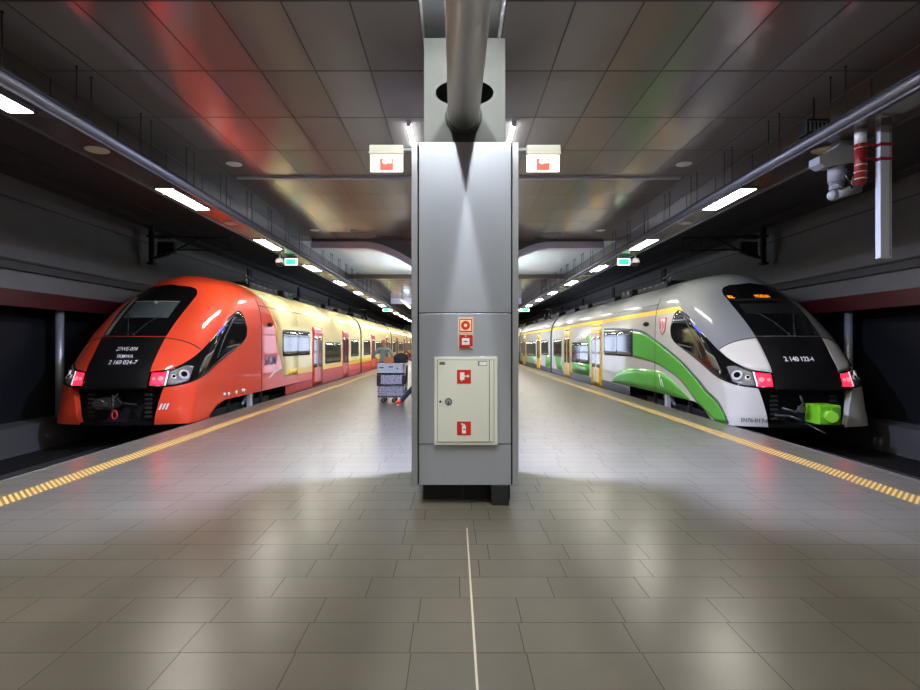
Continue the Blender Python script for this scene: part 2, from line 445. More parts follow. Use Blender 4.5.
    def frontquad(nm, mt, xa, xb, za, zb, off, par, lean=0.0):
        b = MB()
        b.grid([[SN(tau_u(abs(x), z), z, off, 1 if x >= 0 else -1) for x in [xa+(xb-xa)*i/10+lean*(z-za) for i in range(11)]] for z in [za+(zb-za)*j/6 for j in range(7)]], mt)
        return b.build(nm, par)
    if red:
        frontquad('sun_blind', mat('grey green blind seen through glass', (72, 82, 80), .25, noise=.2, nscale=2), -.46, .52, 2.2, 2.58, .013, ws)
        frontquad('cab_pillar', mat('pale cab pillar', (112, 122, 106), .3, noise=.15, nscale=4), -.64, -.54, 1.81, 2.72, .013, ws, lean=-.02)
        frontquad('blind_rail', mat('pale rail', (120, 120, 112), .4), -.5, .52, 2.585, 2.61, .016, ws)
        b = MB(); b.ball(SN(tau_u(.05, 2.55), 2.55, .03, 1), .05, mat('pale rail', (0, 0, 0)), 10, 6); b.build('mirror_knob', ws)
    else:
        frontquad('display_housing', mat('display housing', (28, 28, 27), .5), -.62, .62, 2.60, 2.645, .013, ws)
        frontquad('sun_blind', mat('dark blind seen through glass', (27, 27, 27), .35), -.6, .6, 2.28, 2.52, .013, ws)
        b = MB(); T.fronttext(b, 'RL', -.625, 2.665, .10, amber, off=.018, bold=.001)
        T.fronttext(b, 'MODLIN', -.01, 2.665, .105, amber, off=.018, bold=.0, xs=.80)
        tag(b.build('destination_display', ws), 'amber lit destination display')
    b = MB()
    for s_ in (1, -1):
        pa = [SN(tau_u(abs(x), z), z, .035, 1 if x >= 0 else -1) for x, z in ((.06*s_, 1.80), (.2*s_, 2.05), (.40*s_, 2.3))]
        b.tube([tuple(p) for p in pa], .010, rubber, 6)
        b.ball(pa[0], .03, rubber, 8, 5)
    b.build('windscreen_wiper', root)
    # ---- side glazing band with lights
    lower = [(.30, .742), (.443, .734), (.648, .765), (.84, .835), (1.24, 1.02), (1.76, 1.31), (2.26, 1.545), (2.50, 1.68), (2.52, 1.80), (2.44, 1.90)]
    upper = [(.30, 1.045), (.395, 1.072), (.46, 1.09), (.55, 1.15), (.677, 1.32), (.785, 1.572), (.885, 1.972), (.955, 2.365), (1.12, 2.472), (1.50, 2.395), (1.95, 2.20), (2.28, 2.03), (2.44, 1.90)]
    for sd in (1, -1):
        mb = MB(); T.patch(mb, lower, upper, glass, .010, n=70, k=14, side=sd)
        win = mb.build('cab_side_window', root)
        mb = MB(); T.patch(mb, [(.325, .775), (.455, .765)], [(.325, 1.015), (.455, 1.035)], lamp_red, .018, n=8, k=5, side=sd)
        tl = mb.build('tail_light', root)
        for t, rr in ((.415, .05), (.352, .032)):
            b = MB(); p = SN(t, .90, .016, sgn*sd); q = SN(t, .90, .030, sgn*sd)
            b.cyl(p, q, rr, lamp_red2, 14); b.build('lamp_core', tl)
        mb = MB(); T.patch(mb, [(.462, .765), (.478, .765)], [(.462, 1.05), (.478, 1.055)], drl, .020, n=3, k=6, side=sd)
        mb.build('light_strip', root)
        mb = MB(); T.patch(mb, [(.485, .778), (.56, .778), (.64, .800), (.74, .85)], [(.485, 1.045), (.56, 1.10), (.64, 1.16), (.74, 1.14)], lampclear, .016, n=14, k=8, side=sd)
        hl = mb.build('headlight', root)
        for t, z, rr in ((.645, .97, .125), (.54, .93, .06)):
            b = MB(); p = SN(t, z, .010, sgn*sd); q = SN(t, z, .045, sgn*sd); b.cyl(p, q, rr, lampring, 20, rr*.75)
            r_ = SN(t, z, .055, sgn*sd); b.cyl(q, r_, rr*.5, glass, 16); b.build('lamp_reflector', hl)
        if sd == 1:
            b = MB(); T.patch(b, [(.872, 1.85), (.915, 1.88)], [(.905, 2.06), (.955, 2.08)], bluel, .013, n=4, k=4); b.build('display_reflection', win)  # reflection of a blue display, painted on the window as a glowing patch
            b = MB()
            T.patch(b, [(1.32, 1.30), (1.37, 1.30)], [(1.05, 2.30), (1.11, 2.30)], mat('window bar', (58, 58, 58), .5), .013, n=2, k=8, ev=SN)
            T.patch(b, [(1.62, 1.52), (2.3, 1.60)], [(1.60, 1.56), (2.3, 1.64)], mat('window bar', (0, 0, 0)), .013, n=4, k=1, ev=SN)
            b.build('window_bar', win)
            b = MB(); T.patch(b, [(.86, 1.05), (1.02, 1.12)], [(.86, 1.35), (1.0, 1.5)], mat('cab seat seen through glass', (88, 80, 62), .6), .013, n=4, k=4); b.build('cab_seat', win)
    # ---- bumper bay, coupler
    mb = MB(); mb.box(-1.05, 1.05, .55, 1.4, -.12, .76, under); mb.box(-.9, .9, .10, .6, .70, .735, black)
    mb.box(-.86, .86, .14, .24, -.05, .01, black, .01)
    for k in range(6): mb.box(-.66, -.52, .20, .24, .10+k*.09, .14+k*.09, mat('bay ribs', (46, 44, 42), .6)); mb.box(.52, .66, .20, .24, .10+k*.09, .14+k*.09, mat('bay ribs', (0, 0, 0)))
    mb.build('bumper_bay', root)
    mb = MB()
    if red:
        cg = mat('greasy coupler steel', (74, 70, 62), .45, .6, noise=.3, nscale=15)
        mb.box(-.34, -.02, -.12, .3, .30, .52, mat('dark coupler steel', (52, 48, 44), .5, .5, noise=.3, nscale=12), .03)
        mb.cyl((-.18, -.18, .41), (-.18, .5, .41), .10, cg, 16); mb.box(-.30, -.05, -.2, -.1, .36, .46, cg, .02)
        cpl = mb.build('coupler', root)
        b = MB()
        b.tube([(.02, -.05, .58), (.08, -.12, .45), (.05, -.12, .3), (.12, -.1, .22)], .025, cg)
        b.tube([(.05, 0, .55), (.2, -.05, .42), (.42, .1, .38)], .022, rubber); b.tube([(.1, 0, .6), (.0, -.1, .5), (-.02, -.1, .25)], .02, rubber)
        b.build('brake_hose', root)
        b = MB(); n = 14
        b.tube([(.10+.055*math.cos(2*PI*i/n), -.12, .20+.085*math.sin(2*PI*i/n)) for i in range(n+1)], .013, mat('red hose ring', (200, 30, 26), .4, emit=(200, 20, 20), estr=0), 6)
        tag(b.build('hose_ring', root), 'small red ring on a brake hose')
    else:
        gc = mat('bright green coupler cover', (120, 196, 40), .4, noise=.08, nscale=6)
        mb.box(.0, .42, -.26, .18, .06, .44, gc, .025)
        cpl = mb.build('coupler_cover', root); tag(cpl, 'bright green coupler cover box')
        b = MB(); b.cyl((.17, -.25, .25), (.11, -.46, .24), .105, mat('lime cap', (150, 220, 60), .4), 20); b.build('coupler_cone', cpl)
        b = MB(); b.box(.24, .40, -.275, -.255, .10, .40, mat('green rib', (96, 168, 34), .5), .008); b.build('cover_plate', cpl)
        b = MB(); b.tube([(-.5, .1, .35), (-.3, -.02, .28), (-.18, -.05, .45), (-.2, 0, .6)], .022, steel); b.tube([(-.62, .15, .2), (-.4, 0, .2), (-.2, -.04, .12)], .02, steel)
        b.box(-.26, -.14, -.1, .0, .28, .40, steel, .01); b.build('brake_hose', root)
        b = MB(); b.tube([(-.1, .0, .06), (.1, -.3, -.1)], .012, steel, 6); b.build('uncoupling_lever', root)
    # ---- bogie under the nose and undergear
    def bogie(w):
        b = MB()
        for sg in (1, -1):
            b.box(sg*1.02, sg*1.16, w-1.9, w+1.9, -.22, .06, under, .03)
            for dw in (-1.15, 0, 1.15): b.cyl((sg*1.1, w+dw, -.1), (sg*1.1, w+dw, .26), .12, under, 14)
            b.box(-1.1, 1.1, w-.25, w+.25, -.2, .0, under)
            b.cyl((sg*1.28, w-.55, .0), (sg*1.28, w-.2, .26), .05, steel, 10)
        o = b.build('bogie', root)
        for dw in (-1.15, 1.15):
            q = MB()
            for sg in (1, -1): q.lathe((sg*.78, 0, 0), [(.40, -.06), (.42, .0), (.42, .06)], steel, 24) if 0 else q.cyl((sg*.72, w+dw, -.2), (sg*.86, w+dw, -.2), .42, steel, 28)
            q.cyl((-.72, w+dw, -.2), (.72, w+dw, -.2), .08, under, 12); q.build('wheelset', o)
    bogie(3.9)
    b = MB(); b.box(sgn*1.3, sgn*1.40, 3.62, 3.80, -.25, .30, mat('pale step bracket', (176, 172, 168), .5), .01); b.build('cab_step', root)
    b = MB(); b.box(-1.0, 1.0, 6.7, CAR_END-.6, -.42, -.02, under); b.box(-1.3, 1.3, 1.5, 6.7, .30, .40, under); b.build('underframe', root)
    # ---- windows and doors
    def window(wa, wb, za, zb, split=None):
        b = MB(); T.rrect(b, wa, wb, za, zb, rubber, .008, r=.1); o = b.build('saloon_window', root)
        cuts = [wa+.05]+(split or [])+[wb-.05]
        for p, q in zip(cuts, cuts[1:]):
            b = MB(); T.rrect(b, p+.015, q-.015, za+.05, zb-.05, glass2, .014, r=.07, n=6); b.build('window_pane', o)
    def door(wa, wb):
        b = MB(); T.patch(b, [(wa, .02), (wb, .02)], [(wa, 2.30), (wb, 2.30)], doorm, .016, n=4, k=14, ev=WN)
        if not red: T.patch(b, [(wa, 2.30), (wb, 2.30)], [(wa, 2.45), (wb, 2.45)], doorm, .010, n=4, k=2, ev=WN)
        mid = (wa+wb)/2
        T.patch(b, [(mid-.012, .04), (mid+.012, .04)], [(mid-.012, 2.28), (mid+.012, 2.28)], seamm, .019, n=1, k=10, ev=WN)
        T.patch(b, [(wa+.01, 2.03), (wb-.01, 2.03)], [(wa+.01, 2.045), (wb-.01, 2.045)], seamm, .019, n=2, k=1, ev=WN)
        o = b.build('passenger_door', root)
        for p, q in ((wa+.16, mid-.10), (mid+.10, wb-.16)):
            b = MB(); T.rrect(b, p, q, .72, 1.95, glass2, .022, r=.06, n=3, k=8); b.build('door_window', o)
    window(6.3, 9.55, 1.23, 2.1, [7.95])
    door(9.92, 11.5); window(11.95, 15.1, .80, 1.72, [13.5]); door(15.5, 17.0); window(17.65, 19.95, .98, 1.9)
    # coupled cars behind
    cars = [(20.95+15.2*k, 20.95+15.2*k+14.65) for k in range(4 if red else 3)]
    for (a, c) in cars:
        o = mid_car(T, a, c, M, colour).build('saloon_car_shell', root)
        window(a+.7, a+3.3, .98, 1.9); door(a+3.7, a+5.2)
        window(a+5.7, a+10.6, .98 if red else .80, 1.85, [a+8.15]); door(a+11.1, a+12.6); window(a+13.0, a+14.2, .98, 1.9)
        if not red:
            b = MB(); T.patch(b, [(a+5.6, .31), (a+10.8, .31)], [(a+5.6, .95), (a+10.8, .95)], mat('pale green panel', (150, 186, 140), .35), .005, n=3, k=1, ev=WN)
            T.patch(b, [(a+.1, .31), (a+1.9, .31)], [(a+.1, 1.0), (a+1.3, 1.0)], green, .005, n=3, k=1, ev=WN); b.build('livery_panel', root)
        b = MB(); zs = [-.1, .5, 1.5, 2.5, 3.0, 3.2]
        for q in range(4):
            e = .03 if q % 2 else .12
            poly = [((Wp(z)-e), z) for z in zs]+[(-(Wp(z)-e), z) for z in reversed(zs)]
            b.prism(poly, a-.47+q*.12, a-.47+(q+1)*.12-.005, rubber)
        b.build('gangway_bellows', root)
        bogie(a-.3)
    # roof gear
    roofm = mat('roof box grey', (38, 38, 39), .6, noise=.2, nscale=6) ; roofd = mat('roof black', (15, 15, 16), .7, spec=.2)
    k = 0
    for (a, c) in [(0, CAR_END)]+cars:
        st = 5.2 if a == 0 else a+.8
        spans = [(st, st+2.6), (st+3.2, st+4.4), (st+5.2, st+8.6), (st+9.4, st+11.2)]+([(st+12.2, st+14.6)] if a == 0 else [])
        for (p, q) in spans:
            b = MB(); hgt = (3.50, 3.56, 3.48, 3.53)[k % 4]; k += 1
            b.box(-.78, .78, p, q, 3.25, hgt, roofd, .04)
            for j in range(int((q-p)/.5)): b.box(-.79, .79, p+.2+j*.5, p+.45+j*.5, 3.42, hgt-.03, roofm)
            b.build('roof_box', root)
    b = MB()
    for sg in (1, -1):
        b.tube([(sg*.55, 26.2, 3.75), (sg*.2, 27.6, 3.92), (sg*.75, 26.0, 4.02)], .03, steel, 6)
        for q in (26.0, 27.8): b.cyl((sg*.6, q, 3.6), (sg*.6, q, 3.78), .05, steel, 8)
    b.cyl((-.85, 26.0, 4.04), (.85, 26.0, 4.04), .03, steel, 8); b.build('pantograph', root)
    b = MB(); b.tube([(sgn*.8, 5.0, 3.42), (sgn*.7, 5.0, 3.68), (sgn*.4, 6.5, 3.70)], .025, steel, 6); b.build('roof_antenna', root)
    # rear-view camera pod on the platform side
    b = MB(); p = WN(5.0, 2.20, .0, sgn); b.ball((p[0]+sgn*.06, p[1], p[2]), .085, rubber, 12, 8, (1, 1.2, .8)); b.cyl((p[0], p[1], p[2]), (p[0]+sgn*.06, p[1], p[2]), .04, rubber, 8)
    b.build('mirror_camera', root)
    return root
build_train('commuter_train', 1, -7.0, 10.95, 'red', 'orange red and cream electric train with black nose at the left track')
build_train('commuter_train.001', -1, 6.93, 10.63, 'green', 'silver, white and green electric train with yellow doors at the right track')
# ------------------------------------------------------------------ the station hall
def floor_material():
    m = mat('grey porcelain floor tiles', (96, 90, 80), .3, spec=.32); N = NB(m); x, vec = N.xyz()
    row = N.m('FLOOR', N.m('DIVIDE', N.m('SUBTRACT', x[1], .06), .305))
    off = N.m('FRACT', N.m('MULTIPLY', N.m('SINE', N.m('MULTIPLY', row, 12.9898)), 437.585))
    xs = N.m('DIVIDE', N.m('ADD', x[0], N.m('MULTIPLY', off, .6)), .6)
    fx = N.m('FRACT', xs); fy = N.m('FRACT', N.m('DIVIDE', N.m('SUBTRACT', x[1], .06), .305))
    j = N.m('MAXIMUM', N.m('LESS_THAN', fx, .008), N.m('LESS_THAN', fy, .016))
    cmb = N.nt.nodes.new('ShaderNodeCombineXYZ'); N.nt.links.new(N.m('FLOOR', xs), cmb.inputs[0]); N.nt.links.new(row, cmb.inputs[1])
    wn = N.nt.nodes.new('ShaderNodeTexWhiteNoise'); N.nt.links.new(cmb.outputs[0], wn.inputs[0])
    v = N.m('ADD', N.m('MULTIPLY', wn.outputs['Value'], .45), N.m('MULTIPLY', N.noise(vec, 5, 8), .55))
    c = N.mix(v, lin((88, 83, 73)), lin((106, 100, 89)))
    c = N.mix(j, c, lin((60, 56, 49)))
    N.nt.links.new(c, N.b.inputs['Base Color'])
    N.nt.links.new(N.m('ADD', N.m('MULTIPLY', N.noise(vec, 3, 3), .05), N.m('ADD', .265, N.m('MULTIPLY', j, .4))), N.b.inputs['Roughness'])
    sc = N.nt.nodes.new('ShaderNodeSeparateColor'); N.nt.links.new(wn.outputs['Color'], sc.inputs[0])
    tilt = N.m('ADD', N.m('MULTIPLY', fx, N.m('SUBTRACT', sc.outputs[0], .5)), N.m('MULTIPLY', fy, N.m('SUBTRACT', sc.outputs[1], .5)))
    N.bump(N.m('ADD', N.m('ADD', tilt, N.m('MULTIPLY', j, -.2)), N.m('MULTIPLY', N.noise(vec, 30, 3), .05)), 1.0, .003)
    return m
def ceiling_material():
    m = mat('dark satin metal ceiling panels', (96, 92, 90), .15, .27); N = NB(m); x, vec = N.xyz()
    ax = N.m('ABSOLUTE', N.m('SUBTRACT', x[0], .0))
    kx = N.m('DIVIDE', N.m('SUBTRACT', ax, .41), .643); ky = N.m('DIVIDE', N.m('SUBTRACT', x[1], 5.02), 1.285)
    j = N.m('MAXIMUM', N.m('LESS_THAN', N.m('FRACT', N.m('ADD', kx, .010)), .020), N.m('LESS_THAN', N.m('FRACT', N.m('ADD', ky, .008)), .016))
    cmb = N.nt.nodes.new('ShaderNodeCombineXYZ'); N.nt.links.new(N.m('FLOOR', kx), cmb.inputs[0]); N.nt.links.new(N.m('FLOOR', ky), cmb.inputs[1]); N.nt.links.new(N.m('SIGN', x[0]), cmb.inputs[2])
    wn = N.nt.nodes.new('ShaderNodeTexWhiteNoise'); N.nt.links.new(cmb.outputs[0], wn.inputs[0])
    c = N.mix(wn.outputs['Value'], lin((140, 133, 128)), lin((152, 145, 140)))
    c = N.mix(j, c, lin((22, 20, 19)))
    N.nt.links.new(c, N.b.inputs['Base Color'])
    N.nt.links.new(N.m('ADD', N.m('MULTIPLY', N.noise(vec, .7, 1), .05), N.m('ADD', .13, N.m('MULTIPLY', j, .5))), N.b.inputs['Roughness'])
    return m
def tactile_material():
    m = mat('yellow ribbed tactile paving', (222, 178, 78), .5); N = NB(m); x, vec = N.xyz()
    f = N.m('FRACT', N.m('DIVIDE', N.m('SUBTRACT', x[1], N.m('ABSOLUTE', x[0])), .0735)); g = N.m('GREATER_THAN', f, .52)
    c = N.mix(g, lin((120, 90, 42)), lin((218, 182, 104)))
    c = N.mix(N.ramp(N.noise(vec, 6), 0, .35), c, lin((160, 126, 66)))
    N.nt.links.new(c, N.b.inputs['Base Color']); N.bump(g, .4, .004)
    return m
floor_m, ceil_m = floor_material(), ceiling_material()
concrete = mat('grey wall concrete', (104, 103, 101), .75, noise=.18, nscale=2.5, bump=.15)
conc_dark = mat('sooty concrete', (66, 64, 62), .85, noise=.25, nscale=2)
conc_light = mat('pale column concrete', (92, 93, 87), .7, noise=.15, nscale=3, bump=.1)
darkpanel = mat('near black wall panels', (20, 21, 25), .5, noise=.2, nscale=2)
redband = mat('dark red fascia', (66, 10, 17), .5, noise=.1, nscale=3)
trackbed_m = mat('black track bed', (19, 17, 16), .95, noise=.4, nscale=6, bump=.4, spec=.2)
alu = mat('brushed aluminium', (176, 178, 180), .32, .85, noise=.08, nscale=3, stretch=(30, 30, 1))
alug = mat('grey anodised rail', (118, 115, 118), .45, .45)
stripm = mat('pale corner strip', (164, 165, 165), .4, .2)
fascia = mat('dark brown bulkhead panels', (92, 80, 72), .3, .3, noise=.1, nscale=2)
soffit_m = mat('satin brown soffit', (104, 95, 90), .22, .3, noise=.06, nscale=3)
whitem = mat('white plaster ceiling', (226, 230, 226), .3, noise=.05, nscale=.6)
offwhite = mat('off white plastic', (214, 212, 204), .4)
lampemit = mat('lit lamp diffuser', (255, 252, 240), .4, emit=(255, 249, 236), estr=72.0)
Y0, Y1 = -9.0, 95.0
ED = 5.41
def struct(name, mb, label=None, parent=None):
    o = mb.build(name, parent); tag(o, label, None, None, 'structure'); return o
b = MB(); b.box(-ED, ED, Y0, Y1, -.16, 0, floor_m); struct('floor', b, 'grey tiled island platform between the two tracks')
for sg, nm in ((-1, 'left'), (1, 'right')):
    b = MB(); b.box(sg*(ED-.18), sg*(ED-.08), Y0, Y1, -.72, -.16, conc_dark); struct('platform_wall_'+nm, b)
    b = MB(); b.box(sg*(ED-.10), sg*9.8, Y0, Y1, -.85, -.66, trackbed_m); struct('track_floor_'+nm, b)
    b = MB()
    b.box(sg*9.0, sg*9.3, Y0, Y1, 2.73, 5.1, concrete)
    b.box(sg*8.97, sg*9.3, Y0, Y1, 2.39, 2.73, redband)
    b.box(sg*8.9, sg*9.0, Y0, Y1, 3.12, 3.28, conc_dark); b.box(sg*8.99, sg*9.0, Y0, Y1, 4.54, 4.57, conc_dark)
    b.box(sg*8.93, sg*9.0, Y0, Y1, 3.30, 3.34, darkpanel)
    b.box(sg*9.7, sg*9.85, Y0, Y1, -.66, 2.45, darkpanel)
    b.box(sg*9.0, sg*9.72, Y0, Y1, -.68, -.08, conc_dark)
    struct('wall_'+nm, b, 'dark concrete tunnel wall with a red band beyond the %s train' % nm)
    b = MB(); b.box(sg*4.98, sg*9.3, Y0, Y1, 5.1, 5.25, conc_dark); b.box(sg*8.6, sg*9.0, Y0, Y1, 4.98, 5.1, conc_dark)
    b.box(sg*6.0, sg*6.35, Y0, Y1, 5.0, 5.1, conc_dark); struct('track_ceiling_'+nm, b)
    # bulkhead and light shelf
    b = MB(); b.box(sg*4.89, sg*4.98, Y0, Y1, 4.17, 5.2, fascia)
    for k in range(int((Y1-Y0)/1.285)): b.box(sg*4.884, sg*4.90, Y0+k*1.285, Y0+k*1.285+.02, 4.17, 4.8, darkpanel)
    struct('bulkhead_wall_'+nm, b)
    b = MB(); b.box(sg*4.46, sg*4.98, Y0, Y1, 4.13, 4.17, soffit_m); b.box(sg*4.96, sg*4.98, Y0, Y1, 4.10, 4.13, alug)
    b.box(sg*4.46, sg*4.48, Y0, Y1, 4.11, 4.13, alug)
    struct('soffit_'+nm, b, 'narrow lamp soffit over the %s platform edge' % nm)
    b = MB(); b.cyl((sg*4.45, Y0, 4.19), (sg*4.45, Y1, 4.19), .052, alug, 14); b.box(sg*4.41, sg*4.44, Y0, Y1, 4.235, 4.26, darkpanel)
    o = b.build('conduit_tube'); tag(o, 'long silver conduit tube along the lamp row above the %s train' % ('red' if sg < 0 else 'green'), 'conduit')
    b = MB(); b.box(sg*4.57, sg*4.82, Y0, Y1, 0, .004, tactile_material()); o = b.build('tactile_strip')
    tag(o, 'yellow ribbed warning strip along the %s platform edge' % nm, 'tactile paving', kind='thing')
    b = MB(); b.box(sg*(ED-.03), sg*(ED+.015), Y0, Y1, -.06, .003, mat('pale edge stone', (92, 88, 80), .6, noise=.1, nscale=4)); struct('trim_%d' % (1 if sg < 0 else 2), b)
    for k, dx in enumerate((-.75, .75)):
        b = MB(); xc = sg*(7.0 if sg < 0 else 6.93)+dx
        b.box(xc-.07, xc+.07, Y0, Y1, -.665, -.645, steel); b.box(xc-.012, xc+.012, Y0, Y1, -.65, -.63, steel); b.box(xc-.035, xc+.035, Y0, Y1, -.637, -.62, steel)
        o = b.build('rail'); tag(o, 'dark steel rail in the %s track, %s the platform' % (nm, 'nearer' if sg*dx < 0 else 'farther from'), 'rail')
b = MB()
for sg in (1, -1):
    b.box(sg*.41, sg*4.90, Y0, 16.6, 4.8, 4.9, ceil_m); b.box(sg*.0, sg*4.90, 24.7, Y1, 4.8, 4.9, ceil_m)
    b.box(sg*4.262, sg*4.276, Y0, 16.6, 4.797, 4.8, darkpanel); b.box(sg*4.87, sg*4.89, Y0, 16.6, 4.785, 4.8, alug)
b.box(-.46, .46, Y0, 16.6, 5.02, 5.1, stripm)
for sg in (1, -1):
    for ya, yb in ((Y0, 16.6), (24.7, 60)):
        for k in range(1, 7): b.box(sg*(.41+.643*k)-.008, sg*(.41+.643*k)+.008, ya, yb, 4.7985, 4.8, darkpanel)
        for k in range(-11, 43):
            y = 5.02+1.285*k
            if ya < y < yb-.1: b.box(sg*.41, sg*4.87, y-.009, y+.009, 4.7984, 4.8, darkpanel)
for sg in (1, -1): b.box(sg*.40, sg*.41, Y0, 16.6, 4.8, 5.05, stripm)
b.box(-4.9, 4.9, 24.6, 24.7, 4.62, 4.9, fascia)
struct('ceiling', b, 'dark glossy ceiling of rectangular metal panels with a centre slot')
b = MB(); b.box(-4.9, 4.9, 16.6, 24.7, 4.82, 4.9, whitem); struct('ceiling_bay', b, 'smooth pale ceiling bay beyond the arched beam')
b = MB(); b.box(-10, 10, Y1, Y1+.2, -1, 5.3, whitem); struct('wall_far', b)
b = MB(); b.box(-10, 10, Y0-.2, Y0, -1, 5.3, concrete); struct('wall_near', b)
# light trim strip across the ceiling, split by the column line
b = MB(); b.box(-4.22, 4.22, 10.25, 10.33, 4.765, 4.80, mat('pale grey trim', (168, 164, 164), .4)); b.box(-4.22, 4.22, 10.33, 10.42, 4.795, 4.80, darkpanel)
o = b.build('ceiling_rail'); tag(o, 'pale rail running across the dark ceiling behind the column', 'rail')
# arched beam
bm_ = mat('mauve grey beam', (232, 226, 240), .45, noise=.05, nscale=2)
f = pchip([(0, -1.2), (.55, -1.05), (.95, -.80), (1.38, -.54), (1.9, -.25), (2.4, -.06), (2.8, 0), (4.6, 0)])
xs = [-4.45+8.9*i/80 for i in range(81)]
b = MB(); b.prism([(x, 4.74+f(abs(x))) for x in xs]+[(x, 4.54+f(abs(x))) for x in reversed(xs)], 16.4, 16.75, bm_)
b.prism([(x, 4.80) for x in xs]+[(x, 4.735+f(abs(x))) for x in reversed(xs)], 16.52, 16.70, mat('grey bulkhead', (120, 116, 114), .4))
o = b.build('arched_beam'); tag(o, 'mauve grey ceiling beam curving down behind the column', 'beam', kind='thing')
b = MB(); b.box(-4.45, 4.45, 36.8, 37.2, 4.42, 4.8, bm_); struct('trim_3', b)

# ------------------------------------------------------------------ ceiling lamps, discs, rods
ORD = ['nearest', 'second', 'third', 'fourth', 'fifth', 'sixth', 'seventh', 'eighth', 'ninth', 'tenth', 'eleventh', 'twelfth', 'thirteenth', 'fourteenth', 'fifteenth', 'sixteenth', 'seventeenth', 'eighteenth', 'nineteenth', 'twentieth', 'farthest']
offm = mat('unlit lamp diffuser', (150, 152, 148), .3)
def lamp(sg, ye, lit, label, group):
    r = empty('ceiling_lamp', ((-4.755 if sg < 0 else 4.655), ye-.68, 4.13), label=label, cat='lamp', group=group)
    b = MB(); b.box(-.15, .15, -.70, -.68, -.022, 0, alug); b.box(-.15, .15, .68, .70, -.022, 0, alug)
    b.box(-.15, -.13, -.7, .7, -.022, 0, alug); b.box(.13, .15, -.7, .7, -.022, 0, alug); b.build('lamp_frame', r)
    b = MB(); b.box(-.125, .125, -.68, .68, -.016, -.001, lampemit if lit else offm); b.build('lamp_diffuser', r)
    return r
for sg, nm, tr in ((-1, 'left', 'red'), (1, 'right', 'green')):
    n = 0
    for k in range(-3, 21):
        ye = 5.84+4.2*k
        if k < 0:
            lamp(sg, ye, True, 'lit strip lamp of the %s row behind the viewpoint' % nm, 'lamps behind the viewpoint, %s row' % nm); continue
        if sg > 0 and k == 0:
            lamp(sg, ye, False, 'unlit strip lamp in the right soffit above the white hanging duct', None); continue
        lamp(sg, ye, True, '%s lit strip lamp in the row along the %s platform edge above the %s train' % (ORD[n], nm, tr), 'lit lamps of the %s row' % nm); n += 1
    for k in range(0, 7):
        b = MB(); b.lathe((0, 0, 0), [(.02, -.012), (.13, -.012), (.145, -.004), (.145, 0)], mat('cream speaker grille', (206, 196, 160), .55, noise=.1, nscale=60), 28)
        o = b.build('ceiling_speaker'); o.location = (sg*4.71, 7.0+4.2*k, 4.13)
        tag(o, '%s cream round speaker in the soffit above the %s train' % (ORD[k], tr), 'speaker', 'round speakers in the %s soffit' % nm)
    for k in range(0, 4):
        b = MB(); b.lathe((0, 0, 0), [(.02, -.012), (.12, -.012), (.135, -.004), (.135, 0)], mat('white speaker grille', (222, 220, 214), .5, noise=.08, nscale=60), 28)
        o = b.build('ceiling_speaker'); o.location = (sg*3.98, 4.05+5.5*k, 4.8 if k < 3 else 4.82)
        if k == 0: tag(o, 'round white speaker in the dark ceiling overhead, %s side' % nm, 'speaker')
        else: tag(o, '%s white round speaker in the glossy ceiling on the %s side' % (ORD[k-1], nm), 'speaker', 'round speakers in the %s ceiling' % nm)
    for k in range(-2, 18):
        for q in (0, .25):
            y = 6.2+1.27*k+q
            if 16.3 < y < 16.9 or 24.5 < y < 24.8: continue
            b = MB(); b.cyl((0, 0, 4.23), (0, 0, 4.8), .007, mat('dark rod', (34, 30, 28), .5), 6, cap=False); b.cyl((0, 0, 4.225), (0, 0, 4.25), .016, mat('dark rod', (0, 0, 0)), 8); b.cyl((0, 0, 4.785), (0, 0, 4.80 if y < 16 or y > 24.7 else 4.82), .018, mat('dark rod', (0, 0, 0)), 8)
            o = b.build('hanger_rod'); o.location = (sg*4.415, y, 0)
            tag(o, 'thin dark hanger rod between ceiling and silver conduit above the %s train' % tr, 'rod', 'hanger rods above the %s train' % tr)
    # wall vents
    for k in range(5):
        b = MB(); y = 23.4+7.4*k
        b.box(-.03, .03, -.22, .22, -.28, .28, mat('black vent box', (24, 24, 25), .6), .01)
        for j in range(5): b.box(-sg*.03-.008, -sg*.03+.008, -.18, .18, -.22+j*.1, -.18+j*.1, mat('vent slat', (40, 40, 42), .6))
        o = b.build('wall_vent'); o.location = (sg*8.97, y, 4.60)
        tag(o, '%s square black vent high on the concrete wall behind the %s train' % (ORD[k], tr), 'vent', 'vents on the %s wall' % nm)
    # steel post in the dark opening
    b = MB(); yy = 12.5 if sg < 0 else 12.75
    b.cyl((0, 0, -.08), (0, 0, 2.39), .085, mat('bare steel post', (176, 178, 186), .4, .6), 20); b.cyl((0, 0, -.08), (0, 0, -.05), .13, steel, 16)
    o = b.build('steel_post'); o.location = (sg*9.22, yy, 0); tag(o, 'bare steel post in the dark opening beside the %s train nose' % tr, 'post')
    # overhead wire and its cantilever
    b = MB(); xw = -6.95 if sg < 0 else 6.9
    b.tube([(xw-.25*sg, Y0, 4.62), (xw, 14.6, 4.62), (xw-.2*sg, 34, 4.62), (xw, 60, 4.62), (xw, Y1, 4.62)], .009, rubber, 6)
    o = b.build('contact_wire'); tag(o, 'thin overhead contact wire above the %s train' % tr, 'wire')
    r = empty('catenary_cantilever', (sg*8.72, 15.4, 4.5), label='black overhead line bracket with insulators above the %s train nose' % tr, cat='bracket')
    blk = mat('bracket black', (36, 34, 33), .6)
    b = MB(); b.box(-.06, .06, -.06, .06, -.62, .48, blk, .01); b.box(-.14, .14, -.14, .14, .46, .48, blk); b.box(-.10, .10, -.1, .1, -.60, -.54, blk); b.box(-.1, .1, -.1, .1, .16, .22, blk); b.build('mast', r)
